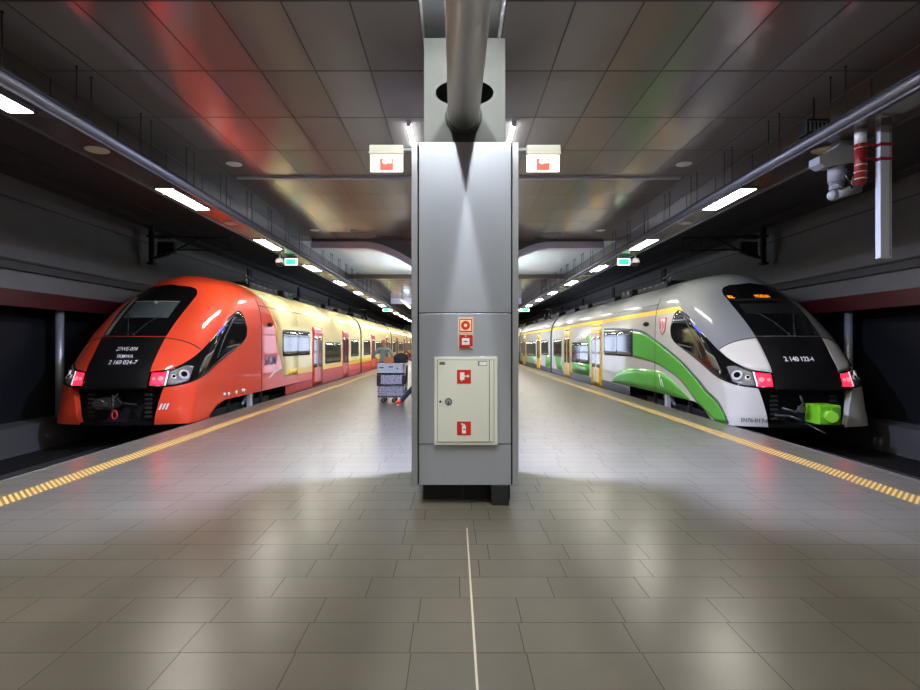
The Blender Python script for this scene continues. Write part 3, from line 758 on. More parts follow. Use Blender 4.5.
    for z in (.18, -.42):
        b = MB(); b.cyl((-sg*.08, 0, z), (-sg*.62, 0, z+(.0 if z > 0 else .18)), .035, blk, 10)
        for j in range(6): 
            t = j/6; b.cyl((-sg*(.18+.38*t), 0, z+(0 if z > 0 else .18*(.18+.38*t)/.62)), (-sg*(.20+.38*t), 0, z+(0 if z > 0 else .18*(.2+.38*t)/.62)), .075, blk, 14)
        b.build('insulator', r)
    b = MB(); b.tube([(-sg*.6, 0, .18), (-sg*2.25, 0, .16), (-sg*2.3, 0, .12)], .024, blk); b.tube([(-sg*.6, 0, -.24), (-sg*1.35, 0, .14)], .024, blk)
    b.tube([(-sg*2.4, 0, -.22), (-sg*.95, 0, -.18), (-sg*.75, 0, -.2)], .02, blk); b.tube([(-sg*2.25, 0, .16), (-sg*2.35, 0, -.2)], .01, blk, 6); b.tube([(-sg*1.8, 0, -.21), (-sg*1.78, 0, .12)], .008, blk, 6)
    b.build('bracket_arm', r)
    b = MB(); b.box(-sg*.62, -sg*.12, .05, .2, -.28, .06, blk, .02); b.build('junction_box', r)

# ------------------------------------------------------------------ the column
col_l = mat('pale blue grey clad panel', (174, 178, 184), .38, .35, noise=.04, nscale=2, stretch=(40, 1, 1))
dark = mat('black plinth', (22, 22, 21), .6, noise=.2, nscale=8)
gapm = mat('black gap', (14, 14, 14), .8)
CXX = .03; YF = 5.40
r = empty('platform_column', (CXX, 6.1, 0), label='tall square column clad in pale grey metal panels in the middle of the platform', cat='column', kind='thing')
def P(name, fn, par=None):
    b = MB(); fn(b); return b.build(name, par if par is not None else r)
yo = YF-6.1
for (z0, z1, nm) in ((.20, .603, 0), (.613, 1.915, 1), (1.925, 3.63, 2)):
    for q, (y0, y1) in enumerate(((yo, yo+.03), (.72, .75))):
        P('cladding_panel', lambda b: b.box(-.46, .46, y0, y1, z0, z1, col_l, .004))
    for sx in (-1, 1): P('cladding_panel', lambda b: b.box(sx*.50, sx*.525, yo+.07, .70, z0, z1, col_l, .004))
for sx in (-1, 1):
    for (y0, y1) in ((yo+.0, yo+.07), (.69, .75)):
        P('corner_profile', lambda b: b.box(sx*.475, sx*.535, y0, y1, .195, 3.63, stripm, .004))
P('inner_core', lambda b: b.box(-.48, .48, yo+.03, .72, .2, 3.60, gapm))
P('plinth', lambda b: (b.box(-.43, .47, yo+.20, .6, 0, .2, dark), b.box(-.02, -.014, yo+.195, yo+.2, .01, .19, mat('plinth seam', (60, 60, 58), .5))))
P('foot_block', lambda b: b.box(.265, .435, yo-.02, yo+.18, 0, .198, mat('black foot block', (34, 34, 33), .5, noise=.1), .006))
# concrete head with an oval opening
def head(b):
    y0, y1, x0, x1, z0, z1 = 5.63-6.1, .62, -.422, .422, 3.3, 4.8
    cx, cz, ra, rb = 0.0, 4.23, .303, .14; n = 64; ell = []; rec = []
    for i in range(n):
        a = 2*PI*i/n; dx, dz = math.cos(a), math.sin(a); ell.append((cx+ra*dx, y0, cz+rb*dz))
        tx = ((x1-cx) if dx > 0 else (x0-cx))/dx if abs(dx) > 1e-6 else 1e9; tz = ((z1-cz) if dz > 0 else (z0-cz))/dz if abs(dz) > 1e-6 else 1e9
        t = min(tx, tz); rec.append((cx+t*dx, y0, cz+t*dz))
    b.add(ell+rec, [(i, (i+1) % n, n+(i+1) % n, n+i) for i in range(n)], conc_light)
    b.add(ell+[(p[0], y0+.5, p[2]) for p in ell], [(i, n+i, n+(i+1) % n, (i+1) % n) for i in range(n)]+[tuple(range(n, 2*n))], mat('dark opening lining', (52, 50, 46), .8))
    for sx in (x0, x1): b.box(sx-.001, sx+.001, y0, y1, z0, z1, conc_light)
    b.box(x0, x1, y1-.01, y1, z0, z1, conc_light)
    b.add([(x, y0, z) for x, z in ((x0, z1), (x1, z1))]+[(x, y0+.001, z) for x, z in ((x1, z1-.1), (x0, z1-.1))], [(0, 1, 2, 3)], conc_light)
P('concrete_head', head)
c2 = copytree(r); c2.location = (CXX, 17.35, 0); c2['label'] = 'further identical clad column under the arched beam, hidden behind the front one'
# round duct running into the column
b = MB(); dm = mat('bare metal duct', (200, 196, 188), .3, .25, noise=.06, nscale=2)
b.cyl((.02, -5, 3.98), (.02, 5.7, 3.98), .162, dm, 40)
for y in (-3, -.5, 2.0): b.cyl((.02, y, 3.98), (.02, y+.05, 3.98), .168, dm, 40)
b.lathe((.02, 5.60, 3.98), [(.165, -.03), (.19, 0), (.19, .02)], conc_light, 32, 'Y')
o = b.build('round_duct'); tag(o, 'long round metal duct running overhead into the column head', 'duct')
b = MB()
for y in (0.6, 3.4):
    for sx in (-1, 1): b.cyl((.02+sx*.17, y, 3.98), (.02+sx*.17, y, 5.02), .006, steel, 6)
    b.cyl((.02-.18, y, 3.98), (.02+.18, y, 3.98), .006, steel, 6)
o = b.build('duct_hanger'); tag(o, 'thin steel hangers carrying the overhead duct from the ceiling slot', 'hanger')
# lamps in the ceiling slot that light the column, and two tubes behind it
slotm = mat('slot lamp tube', (255, 255, 250), .4, emit=(246, 250, 255), estr=250.0)
for sx in (-1, 1):
    r2 = empty('slot_lamp', (sx*.335, 3.4, 4.9), label='slim lamp inside the ceiling slot on the %s of the duct, out of frame' % ('left' if sx < 0 else 'right'), cat='lamp')
    b = MB(); b.box(-.035, .035, -1.5, 1.5, 0, .03, alug); b.build('lamp_body', r2)
    b = MB(); b.box(-.022, .022, -1.45, 1.45, -.03, 0, slotm); b.build('lamp_tube', r2)
    r2 = empty('ceiling_tube_lamp', (sx*.755+.02, 8.22, 4.76), label='bright tube lamp on the ceiling just behind the column, %s side' % ('left' if sx < 0 else 'right'), cat='lamp')
    b = MB(); b.cyl((0, -.47, 0), (0, .47, 0), .026, mat('bright tube', (255, 255, 255), .4, emit=(240, 248, 255), estr=30.0), 12); b.build('tube', r2)
    b = MB(); b.box(-.03, .03, -.50, .50, .02, .04, offwhite); b.box(-.03, .03, -.50, -.47, -.03, .03, offwhite); b.box(-.03, .03, .47, .5, -.03, .03, offwhite); b.build('tube_holder', r2)
r2 = empty('ceiling_tube_lamp', (-3.3, 36.0, 4.42), label='small bright tube lamp far down the hall left of the column', cat='lamp')
b = MB(); b.cyl((-.1, -2.6, .0), (0, 2.6, -.15), .05, mat('far bright tube', (255, 255, 255), .4, emit=(235, 245, 255), estr=6.0), 10); b.build('tube', r2)
b = MB(); b.box(-.12, .04, -2.7, -2.6, -.06, .36, offwhite); b.box(-.04, .06, 2.6, 2.7, -.2, .36, offwhite); b.build('tube_holder', r2)

# ------------------------------------------------------------------ fittings on the column
redm = mat('fire red', (214, 44, 32), .4); cabm = mat('ivory enamel', (222, 222, 204), .35, noise=.02)
wh = mat('sign white', (238, 236, 226), .4); blackp = mat('black plastic', (26, 26, 26), .4)
def zpx(y): return 1.6+(345-y)*.00985
def xpx(x): return (x-455)*.00985-.07
r = empty('fire_hose_cabinet', (.035, YF, .60), label='ivory fire hose cabinet with two red pictograms on the column front', cat='cabinet')
ox, oz = .035, .60
def px(b, x0, x1, y0, y1, d0, d1, m, bev=0): b.box(xpx(x0)-ox, xpx(x1)-ox, -d1, -d0, zpx(y1)-oz, zpx(y0)-oz, m, bev)
b = MB(); px(b, 434, 498, 357, 446, 0, .035, cabm, .004); b.build('cabinet_body', r)
b = MB(); px(b, 437, 494.5, 359.8, 443, .035, .0355, mat('cabinet gap', (96, 96, 86), .6)); px(b, 437.5, 489.3, 360.3, 442.4, .036, .044, cabm, .002); dr = b.build('cabinet_door', r)
b = MB(); px(b, 490, 494, 360.3, 442.4, .035, .042, cabm, .002); b.build('cabinet_side_strip', r)
for k, (y0, y1) in enumerate(((370, 384), (422, 436))):
    b = MB(); px(b, 457, 471, y0, y1, .044, .046, redm)
    if k == 0:
        px(b, 460, 464.5, 372.6, 380, .046, .0475, wh); px(b, 464.5, 467.6, 375.7, 377, .046, .0475, wh)
        b.cyl((xpx(468)-ox, -.046, zpx(376.3)-oz), (xpx(468)-ox, -.0475, zpx(376.3)-oz), .013, wh, 14)
        px(b, 461.5, 462.3, 379, 381.5, .046, .0475, wh)
    else:
        px(b, 462, 466, 426, 434, .046, .0475, wh, .0005); px(b, 463, 465, 424.6, 426.4, .046, .0475, wh); px(b, 461.2, 463.4, 424, 425.2, .046, .0475, wh)
        px(b, 463.2, 465.2, 429.6, 430.6, .0475, .048, blackp)
    tag(b.build('hose_pictogram' if k == 0 else 'extinguisher_pictogram', dr), 'red square with a white %s' % ('hose reel' if k == 0 else 'extinguisher'))
b = MB(); c = (xpx(448.5)-ox, zpx(402)-oz)
b.cyl((c[0], -.044, c[1]), (c[0], -.05, c[1]), .036, alug, 24); b.cyl((c[0], -.05, c[1]), (c[0], -.054, c[1]), .024, mat('lock face', (190, 190, 184), .3, .6), 20); b.box(c[0]-.004, c[0]+.004, -.058, -.053, c[1]-.03, c[1]+.004, blackp)
b.build('door_lock', dr)
b = MB(); c = (xpx(440.2)-ox, zpx(402)-oz); b.cyl((c[0], -.044, c[1]), (c[0], -.052, c[1]), .012, blackp, 14); b.build('door_knob', dr)
b = MB(); px(b, 478, 487.2, 361, 366, .044, .045, mat('plate grey', (120, 120, 122), .4)); px(b, 479.6, 486.8, 361.8, 365.4, .045, .0455, wh); b.build('data_plate', dr)
b = MB(); px(b, 439.3, 445, 362, 365, .044, .0452, mat('dark plate', (92, 96, 88), .5)); b.build('maker_plate', dr)
r = empty('fire_alarm_sign', (xpx(466), YF, zpx(325)), label='square red and cream fire alarm button sign above the call point', cat='sign'); ox, oz = xpx(466), zpx(325)
b = MB(); px(b, 458.2, 473.6, 317, 333, 0, .004, mat('cream border', (232, 214, 176), .5)); px(b, 459.4, 472.4, 318.4, 331.7, .004, .006, redm); px(b, 460.3, 471.4, 319.6, 330.6, .006, .007, mat('glow cream', (246, 224, 176), .5)); b.build('sign_plate', r)
b = MB(); c = (xpx(465.7)-ox, zpx(325.1)-oz); b.cyl((c[0], -.007, c[1]), (c[0], -.008, c[1]), .045, redm, 28); b.cyl((c[0], -.008, c[1]), (c[0], -.009, c[1]), .017, mat('glow cream', (0, 0, 0)), 20); b.build('alarm_pictogram', r)
r = empty('fire_alarm_call_point', (xpx(466), YF, zpx(341.5)), label='red manual call point with a white push plate above the hose cabinet', cat='call point'); ox, oz = xpx(466), zpx(341.5)
b = MB(); px(b, 458.4, 473.4, 333.6, 349.2, 0, .002, mat('cream border', (0, 0, 0))); px(b, 459.2, 473, 334.3, 348, .002, .018, mat('call point red', (186, 40, 36), .35), .006); b.build('housing', r)
b = MB(); px(b, 462, 469.6, 338, 345, .017, .021, wh, .001); px(b, 465, 466.4, 340.6, 342.2, .021, .023, blackp); px(b, 463, 468.5, 341.2, 341.6, .021, .022, blackp); b.build('push_plate', r)
b = MB(); px(b, 465.0, 466.8, 335.2, 336.8, .018, .020, mat('status window', (190, 170, 190), .3)); px(b, 470, 473, 346.6, 347.6, .018, .019, wh); b.build('status_window', r)
# lit fire equipment signs on arms
sigw = mat('lit sign face', (255, 246, 238), .4, emit=(255, 246, 236), estr=2.6); sigr = mat('lit red pictogram', (240, 70, 56), .4, emit=(255, 74, 52), estr=.9); sigf = mat('lit pale mark', (255, 214, 190), .4, emit=(255, 216, 180), estr=1.4)
for sx, nm in ((-1, 'left'), (1, 'right')):
    xx = CXX+sx*(.535+.265) + (.012 if sx > 0 else -.008)
    r = empty('lit_fire_sign', (xx, 5.62, 3.53), label='lit white box sign with a red square on the %s side of the column top' % nm, cat='sign', group='lit fire signs on the column')
    b = MB(); hs = mat('sign housing plastic', (168, 164, 148), .5); b.box(-.175, .175, -.07, .07, .06, .13, hs, .008); b.box(-.178, .178, -.075, -.02, .035, .062, hs, .004); b.build('sign_housing', r)
    b = MB(); b.box(-.168, .168, -.035, -.012, -.135, .04, sigw, .004); fc = b.build('sign_face', r)
    b = MB(); b.box(-.07, .07, -.0375, -.034, -.125, .0, sigr); b.build('red_pictogram', fc)
    b = MB(); b.cyl((-.012, -.038, -.03), (-.012, -.0395, -.03), .03, sigf, 16); b.box(.02, .055, -.039, -.0375, -.05, -.015, sigf); b.build('pale_mark', fc)
    b = MB(); b.box(-sx*.265, -sx*.16, -.02, .02, .085, .115, steel); b.box(-sx*.275, -sx*.262, -.05, .05, .05, .15, steel); b.build('wall_arm', r)

# ------------------------------------------------------------------ hanging things over the platform edges
gsign = mat('lit green exit face', (30, 210, 140), .4, emit=(40, 225, 150), estr=1.5); gwhite = mat('lit white edge', (235, 255, 245), .4, emit=(230, 255, 240), estr=1.5)
def exit_sign(x, y, label, w=.36):
    r = empty('exit_sign', (x, y, 4.13), label=label, cat='sign', group='green exit signs')
    b = MB(); b.box(-w/2, w/2, -.05, .05, -.08, -.03, alug, .006); b.cyl((0, 0, -.04), (0, 0, 0), .02, alug, 10); b.build('sign_housing', r)
    b = MB(); b.box(-w/2, w/2, -.02, .02, -.27, -.08, gwhite, .003); f_ = b.build('sign_face', r)
    b = MB(); b.box(-w/2+.04, w/2-.05, -.024, -.018, -.25, -.10, gsign); b.box(-w/2+.04, w/2-.05, .018, .024, -.25, -.10, gsign); b.build('green_field', f_)
for sg, nm, tr in ((-1, 'left', 'red'), (1, 'right', 'green')):
    exit_sign(sg*4.71, 15.3, 'nearer green exit sign beside a dome camera above the %s train' % tr)
    exit_sign(sg*4.71, 36.5, 'farther small green exit sign in the lamp row above the %s train' % tr, .5)
    r = empty('ceiling_camera', (sg*4.92, 14.95, 4.13), label='small dome camera hanging beside the nearer exit sign above the %s train' % tr, cat='camera')
    b = MB(); b.cyl((0, 0, 0), (0, 0, -.14), .025, offwhite, 12); b.lathe((0, 0, -.26), [(.02, .14), (.09, .12), (.12, .05), (.12, .0)], offwhite, 20); b.build('camera_housing', r)
    b = MB(); b.ball((0, 0, -.26), .10, mat('smoked dome', (40, 38, 38), .08), 16, 10); b.build('camera_dome', r)
# white cable duct, red cylinder, white camera mount at the right
r = empty('hanging_duct', (4.89, 6.25, 4.1), label='long white vertical cable duct hanging above the right platform edge', cat='duct')
wd = mat('white duct plastic', (178, 178, 180), .5, noise=.04)
b = MB(); b.box(-.066, .066, -.04, .04, -1.50, .03, wd, .004); b.box(.035, .05, -.045, -.04, -1.48, .0, mat('duct groove', (130, 130, 132), .5)); b.build('duct_body', r)
rs = mat('dark red strap', (140, 22, 34), .45)
for z in (-.19, -.355):
    b = MB(); b.box(-.078, .078, -.05, .05, z-.017, z+.017, rs); b.box(-.30, -.07, -.03, -.01, z-.010, z+.010, rs); b.build('strap', r)
r = empty('hanging_beacon', (4.70, 6.35, 4.13), label='dark red cylinder with pale rings hanging beside the white camera mount', cat='beacon')
b = MB(); b.cyl((0, 0, -.62), (0, 0, -.17), .064, mat('beacon red', (128, 20, 24), .45), 22); b.cyl((0, 0, -.64), (0, 0, -.62), .05, rs, 18); b.build('beacon_body', r)
b = MB(); b.cyl((0, 0, -.17), (0, 0, 0), .062, offwhite, 22); b.build('beacon_cap', r)
for z in (-.22, -.42, -.50, -.58):
    b = MB(); b.cyl((0, 0, z-.005), (0, 0, z+.005), .0665, mat('pale ring', (220, 190, 150), .5), 22); b.build('pale_ring', r)
r = empty('camera_mount', (4.62, 6.75, 4.13), label='bulky white camera arm under the soffit left of the red cylinder', cat='camera')
cw = mat('white painted casting', (140, 140, 140), .5, noise=.08, nscale=6)
b = MB(); b.prism([(-.20, -.20), (-.20, -.29), (-.12, -.33), (.22, -.28), (.26, -.16), (.26, -.02), (.08, -.02), (.0, -.1)], -.10, .10, cw); b.box(.06, .24, -.08, .08, -.03, 0, cw); b.build('mount_bracket', r)
b = MB(); b.cyl((.08, 0, -.30), (.08, 0, -.50), .095, cw, 22); b.cyl((.08, 0, -.50), (.07, 0, -.60), .07, mat('grey flexible joint', (120, 120, 120), .5), 18)
for z in (-.52, -.55, -.58): b.cyl((.08, 0, z), (.08, 0, z+.012), .082, cw, 18)
b.build('pan_head', r)
b = MB(); b.cyl((.04, 0, -.66), (.34, -.03, -.58), .06, cw, 18, .055); b.ball((.04, 0, -.66), .068, cw, 14, 9); b.ball((.32, -.03, -.50), .07, cw, 12, 8, (1, 1, 1.5)); b.build('camera_arm', r)
b = MB(); b.tube([(.2, -.08, -.25), (.1, -.12, -.42), (.2, -.1, -.6)], .012, blackp, 6); b.build('camera_cable', r)
r = empty('hanging_floodlight', (4.58, 7.0, 4.8), label='small black floodlight with a grilled front beside the conduit at upper right', cat='floodlight')
b = MB(); b.box(-.16, .16, -.10, .10, -.50, -.30, blackp, .02); b.cyl((0, 0, -.3), (0, 0, 0), .014, blackp, 8); b.build('lamp_housing', r)
b = MB()
for j in range(5): b.box(-.12+j*.05, -.10+j*.05, -.108, -.098, -.46, -.34, mat('pale grille', (170, 170, 168), .4))
b.box(-.13, .13, -.106, -.100, -.345, -.335, mat('pale grille', (0, 0, 0))); b.build('front_grille', r)

# ------------------------------------------------------------------ lit boxes behind the column (hidden by it; they light the far platform)
fl = mat('flood lamp glass', (255, 255, 255), .4, emit=(190, 204, 255), estr=10500.0)
r = empty('column_floodlight', (.03, 7.06, 4.60), label='compact cool white floodlight on the rear face of the column', cat='lamp')
b = MB(); b.box(-.10, .10, -.10, .10, -.005, .06, fl); b.build('lamp_glass', r)
b = MB(); b.box(-.12, .12, -.12, .12, .06, .12, blackp); b.box(-.12, -.101, -.12, .12, -.005, .07, blackp); b.box(.101, .12, -.12, .12, -.005, .07, blackp); b.box(-.12, .12, -.12, -.101, -.005, .07, blackp); b.box(-.12, .12, .101, .12, -.005, .07, blackp); b.cyl((0, -.34, .1), (0, 0, .1), .02, blackp, 8); b.build('lamp_hood', r)
shm = mat('lit glass wall', (220, 230, 255), .2, emit=(210, 224, 255), estr=3.4)
r = empty('glass_shelter', (.55, 34.0, 0), label='brightly lit glass enclosure far along the platform behind the column', cat='shelter')
b = MB()
for sx in (-1, 1):
    for k in range(6): b.box(sx*1.5-.04, sx*1.5+.04, -5.5+k*2.2-.05, -5.5+k*2.2+.05, 0, 3.4, rubber)
    for z in (.05, 1.1, 2.2, 3.35): b.box(sx*1.5-.04, sx*1.5+.04, -5.5, 5.5, z-.04, z+.04, rubber)
b.box(-1.6, 1.6, -5.6, 5.6, 3.4, 3.5, alug); b.build('enclosure_frame', r)
b = MB()
for sx in (-1, 1): b.box(sx*1.47, sx*1.49, -5.45, 5.45, .05, 3.35, shm)
b.box(-1.47, 1.47, -5.46, -5.44, .05, 3.35, mat('dark glass end', (30, 32, 34), .1)); b.build('lit_glazing', r)
up = mat('uplight strip', (255, 255, 255), .4, emit=(220, 236, 255), estr=75.0)
r = empty('added_uplight', (.03, 20.5, 3.3), label='slim fill lamp added to brighten the pale ceiling bay, unseen behind the column', cat='lamp')  # unseen lamp added to brighten the pale ceiling bay
b = MB(); b.box(-.5, .5, -1.5, 1.5, -.1, 0, alug); b.cyl((0, 0, -3.3), (0, 0, -.1), .06, alug, 12); b.build('lamp_body', r)
b = MB(); b.box(-.45, .45, -1.45, 1.45, 0, .01, up); b.build('lamp_strip', r)

# pale expansion joint in the floor
b = MB(); b.box(.028, .040, -2, 4.72, 0, .0015, mat('pale sealant', (196, 188, 170), .6)); struct('trim_4', b)
# ------------------------------------------------------------------ people and luggage
def skinmesh(name, J, E, zone, parent=None, sub=2, loc=(0, 0, 0)):
    """J: joint -> (x, y, z, radius[, radius2]); E: edges; zone(co) -> material; first joint is the skin root"""
    names = list(J); me = bpy.data.meshes.new(name)
    me.from_pydata([J[n][:3] for n in names], [(names.index(a), names.index(b)) for a, b in E], [])
    o = bpy.data.objects.new(name, me); C.objects.link(o)
    o.modifiers.new('s', 'SKIN'); ss = o.modifiers.new('u', 'SUBSURF'); ss.levels = ss.render_levels = sub
    for i, n in enumerate(names):
        v = me.skin_vertices[0].data[i]; q = J[n]
        v.radius = (q[3], q[4] if len(q) > 4 else q[3]); v.use_root = (i == 0)
    dg = bpy.context.evaluated_depsgraph_get(); m2 = bpy.data.meshes.new_from_object(o.evaluated_get(dg)); bpy.data.objects.remove(o)
    ms = []
    for p in m2.polygons:
        m = zone(p.center)
        if m not in ms: ms.append(m)
        p.use_smooth = True
    m2.materials.clear()
    for m in ms: m2.materials.append(m)
    for p in m2.polygons: p.material_index = ms.index(zone(p.center))
    o = bpy.data.objects.new(name, m2); C.objects.link(o); o.location = loc
    if parent is not None: o.parent = parent
    return o
skin = mat('skin', (206, 150, 120), .55); hairm = mat('short brown hair', (140, 104, 82), .7, noise=.3, nscale=30)
shirt = mat('grey green shirt', (112, 126, 122), .8, noise=.12, nscale=12); trous = mat('dark blue trousers', (34, 38, 54), .8, noise=.15, nscale=14)
shoe_r = mat('coral red shoe', (226, 72, 58), .5); shoe_d = mat('dark shoe', (40, 34, 30), .5); jacket = mat('black jacket', (24, 24, 28), .75, noise=.2, nscale=10)
def fingers(J, E, wrist, palm, d, side, r=.010):
    """four fingers and a thumb: d is the pointing direction, side the spread direction"""
    d = Vector(d).normalized(); sd = Vector(side).normalized(); p = Vector(J[palm][:3])
    for i, L in enumerate((.068, .078, .072, .056)):
        a = p+sd*((i-1.5)*.021)+d*.03; q = a+d*L*.55; e = q+(d+Vector((0, 0, -.5))).normalized()*L*.5
        ks = ['f%s%d%d' % (palm, i, k) for k in range(3)]
        J[ks[0]] = (*a, r); J[ks[1]] = (*q, r*.92); J[ks[2]] = (*e, r*.75); E += [(palm, ks[0]), (ks[0], ks[1]), (ks[1], ks[2])]
    a = p-sd*.03; q = a-sd*.025+d*.03; J['t%s0' % palm] = (*a, r*1.15); J['t%s1' % palm] = (*q, r); E += [(palm, 't%s0' % palm), ('t%s0' % palm, 't%s1' % palm)]
def face(root, c, fwd, hair_tall=.135):
    """nose, ears and eyes as one small mesh, hair as a cap; c head centre, fwd unit direction"""
    f = Vector(fwd).normalized(); s = f.cross(Vector((0, 0, 1))); c = Vector(c)
    b = MB()
    for k in (-1, 1):
        b.ball(c+s*.034*k+f*.088+Vector((0, 0, .005)), .013, mat('eye white', (235, 232, 226), .3), 10, 6); b.ball(c+s*.034*k+f*.099+Vector((0, 0, .005)), .006, hairm, 8, 5)
    b.build('eyes', root)
    b = MB()
    for k in (-1, 1): b.ball(c+s*.084*k-Vector((0, 0, .005)), .028, skin, 10, 7, (.55, .55, 1.1))
    b.ball(c+f*.104-Vector((0, 0, .028)), .017, skin, 10, 7, (.8, .8, 1.4)); b.ball(c+f*.088-Vector((0, 0, .068)), .022, mat('lips', (170, 90, 84), .5), 10, 6, (1, 1, .3)); b.build('face_features', root)
    bm = bmesh.new(); bmesh.ops.create_uvsphere(bm, u_segments=22, v_segments=14, radius=1)
    bmesh.ops.delete(bm, geom=[v for v in bm.verts if v.co.z < -.35 or (v.co.dot(f) > .35 and v.co.z < .45)], context='VERTS')
    for v in bm.verts: v.co = c-f*.012+Vector((0, 0, .012))+Vector((v.co.x*.096, v.co.y*.104, v.co.z*hair_tall))
    b = MB(); b.frombm(bm, hairm, True); b.build('hair', root)
# standing man, back to the camera, hands on hips, looking along the red train
r = empty('person', (-2.74, 20.2, 0), label='standing person in a grey green shirt with hands on hips near the red train', cat='person')
J = {'pelvis': (0, 0, .96, .155, .115), 'waist': (0, .0, 1.10, .15, .11), 'chest': (0, 0, 1.30, .175, .12), 'upper': (0, 0, 1.43, .15, .10), 'neck': (0, .01, 1.52, .056), 'jaw': (0, .025, 1.575, .068, .075), 'head': (0, .02, 1.655, .086, .098), 'crown': (0, .015, 1.70, .070, .080)}
E = [('pelvis', 'waist'), ('waist', 'chest'), ('chest', 'upper'), ('upper', 'neck'), ('neck', 'jaw'), ('jaw', 'head'), ('head', 'crown')]
for k, n in ((-1, 'l'), (1, 'r')):
    J.update({'sh'+n: (k*.20, 0, 1.43, .068), 'el'+n: (k*.36, -.10, 1.18, .047), 'wr'+n: (k*.22, -.02, 1.03, .034), 'pa'+n: (k*.175, .035, 1.0, .036, .022),
              'hip'+n: (k*.10, 0, .88, .098), 'kn'+n: (k*.13, -.01, .48, .066), 'an'+n: (k*.14, .02, .10, .045), 'toe'+n: (k*.16, .15, .045, .04)})
    E += [('upper', 'sh'+n), ('sh'+n, 'el'+n), ('el'+n, 'wr'+n), ('wr'+n, 'pa'+n), ('pelvis', 'hip'+n), ('hip'+n, 'kn'+n), ('kn'+n, 'an'+n), ('an'+n, 'toe'+n)]
    fingers(J, E, 'wr'+n, 'pa'+n, (-k*.35, .8, -.35), (0, .2, 1))
def zone(c):
    if c.z > 1.535: return skin
    if c.z < .085: return shoe_d
    if c.z < .985 and abs(c.x) < .26 and not (abs(c.x) > .165 and c.z > .93): return trous
    if c.z < 1.16 and abs(c.x) > .155 and (c.y > -.055): return skin
    return shirt
skinmesh('body', J, E, zone, r); face(r, (0, .02, 1.655), (.2, 1, 0))
# seated person, mostly behind the column: only the outstretched leg and an arm show
r = empty('person', (-.62, 14.3, 0), label='seated person in dark trousers with a red shoe, half hidden behind the column', cat='person')
J = {'pelvis': (0, 0, .54, .12, .15), 'waist': (.04, 0, .70, .11, .145), 'chest': (.05, 0, .92, .12, .17), 'upper': (.03, 0, 1.05, .10, .15), 'neck': (.0, 0, 1.14, .055), 'jaw': (-.03, 0, 1.20, .075, .068), 'head': (-.02, 0, 1.28, .098, .086), 'crown': (-.01, 0, 1.325, .08, .07)}
E = [('pelvis', 'waist'), ('waist', 'chest'), ('chest', 'upper'), ('upper', 'neck'), ('neck', 'jaw'), ('jaw', 'head'), ('head', 'crown')]
for k, n in ((-1, 'l'), (1, 'r')):
    J.update({'sh'+n: (.03, k*.20, 1.05, .066), 'hip'+n: (-.06, k*.10, .53, .095)})
    E += [('upper', 'sh'+n), ('pelvis', 'hip'+n)]
J.update({'ell': (-.30, -.24, 1.06, .05), 'wrl': (-.56, -.12, 1.20, .036), 'pal': (-.64, -.10, 1.215, .036, .024), 'elr': (-.08, .26, .80, .05), 'wrr': (-.30, .16, .66, .036), 'par': (-.37, .13, .65, .036, .024),
          'knl': (-.50, -.12, .55, .074), 'anl': (-.84, -.08, .14, .055), 'toel': (-1.03, -.06, .06, .045), 'knr': (-.46, .12, .55, .074), 'anr': (-.44, .12, .11, .052), 'toer': (-.60, .13, .05, .045)})
E += [('shl', 'ell'), ('ell', 'wrl'), ('wrl', 'pal'), ('shr', 'elr'), ('elr', 'wrr'), ('wrr', 'par'), ('hipl', 'knl'), ('knl', 'anl'), ('anl', 'toel'), ('hipr', 'knr'), ('knr', 'anr'), ('anr', 'toer')]
fingers(J, E, 'wrl', 'pal', (-1, .1, .0), (0, 1, .1)); fingers(J, E, 'wrr', 'par', (-1, 0, -.1), (0, 1, 0))
def zone2(c):
    if c.z > 1.15 and c.x > -.2: return skin
    if c.z < .115 or (c.x < -.88 and c.z < .17): return shoe_r
    if c.x < -.585 and c.z > 1.1: return jacket
    if c.x < -.31 and c.y > .05 and .58 < c.z < .75: return skin
    if c.z < .64: return trous
    return jacket
skinmesh('body', J, E, zone2, r); face(r, (-.02, 0, 1.28), (-1, 0, 0))
r = empty('bench', (-.45, 14.3, 0), label='plain metal bench behind the column under the seated person', cat='bench')
b = MB(); b.box(-.32, .32, -.7, 1.1, .40, .44, alug, .01); b.build('seat', r)
for y in (-.55, .95):
    b = MB(); b.box(-.26, .26, y-.03, y+.03, 0, .02, steel); b.box(-.04, .04, y-.03, y+.03, .02, .40, steel); b.build('leg', r)
# luggage trolley with three grey boxes
tx, ty = -1.84, 15.15
r = empty('luggage_trolley', (tx, ty, 0), label='small wheeled trolley carrying a stack of grey boxes left of the column', cat='trolley')
b = MB(); b.box(-.36, .36, -.26, .26, .15, .18, steel, .008); b.build('platform', r)
b = MB()
for y in (-.2, .2): b.tube([(.40, y, .16), (.42, y, 1.02)], .014, blackp)
for z in (.4, .7, 1.02): b.cyl((.41, -.2, z), (.41, .2, z), .012, blackp, 8)
b.tube([(.42, -.2, 1.0), (.45, -.24, .8), (.44, -.22, .6)], .02, blackp); b.build('handle', r)
for x in (-.22, .08, .28):
    for y in (-.2, .2):
        b = MB(); b.cyl((x, y-.02, .065), (x, y+.02, .065), .065, blackp, 16); b.cyl((x, y-.025, .065), (x, y+.025, .065), .03, steel, 12); b.box(x-.02, x+.02, y-.032, y+.032, .06, .15, steel); b.build('caster', r)
cratel = mat('lilac grey case', (176, 176, 178), .45, noise=.1, nscale=6)
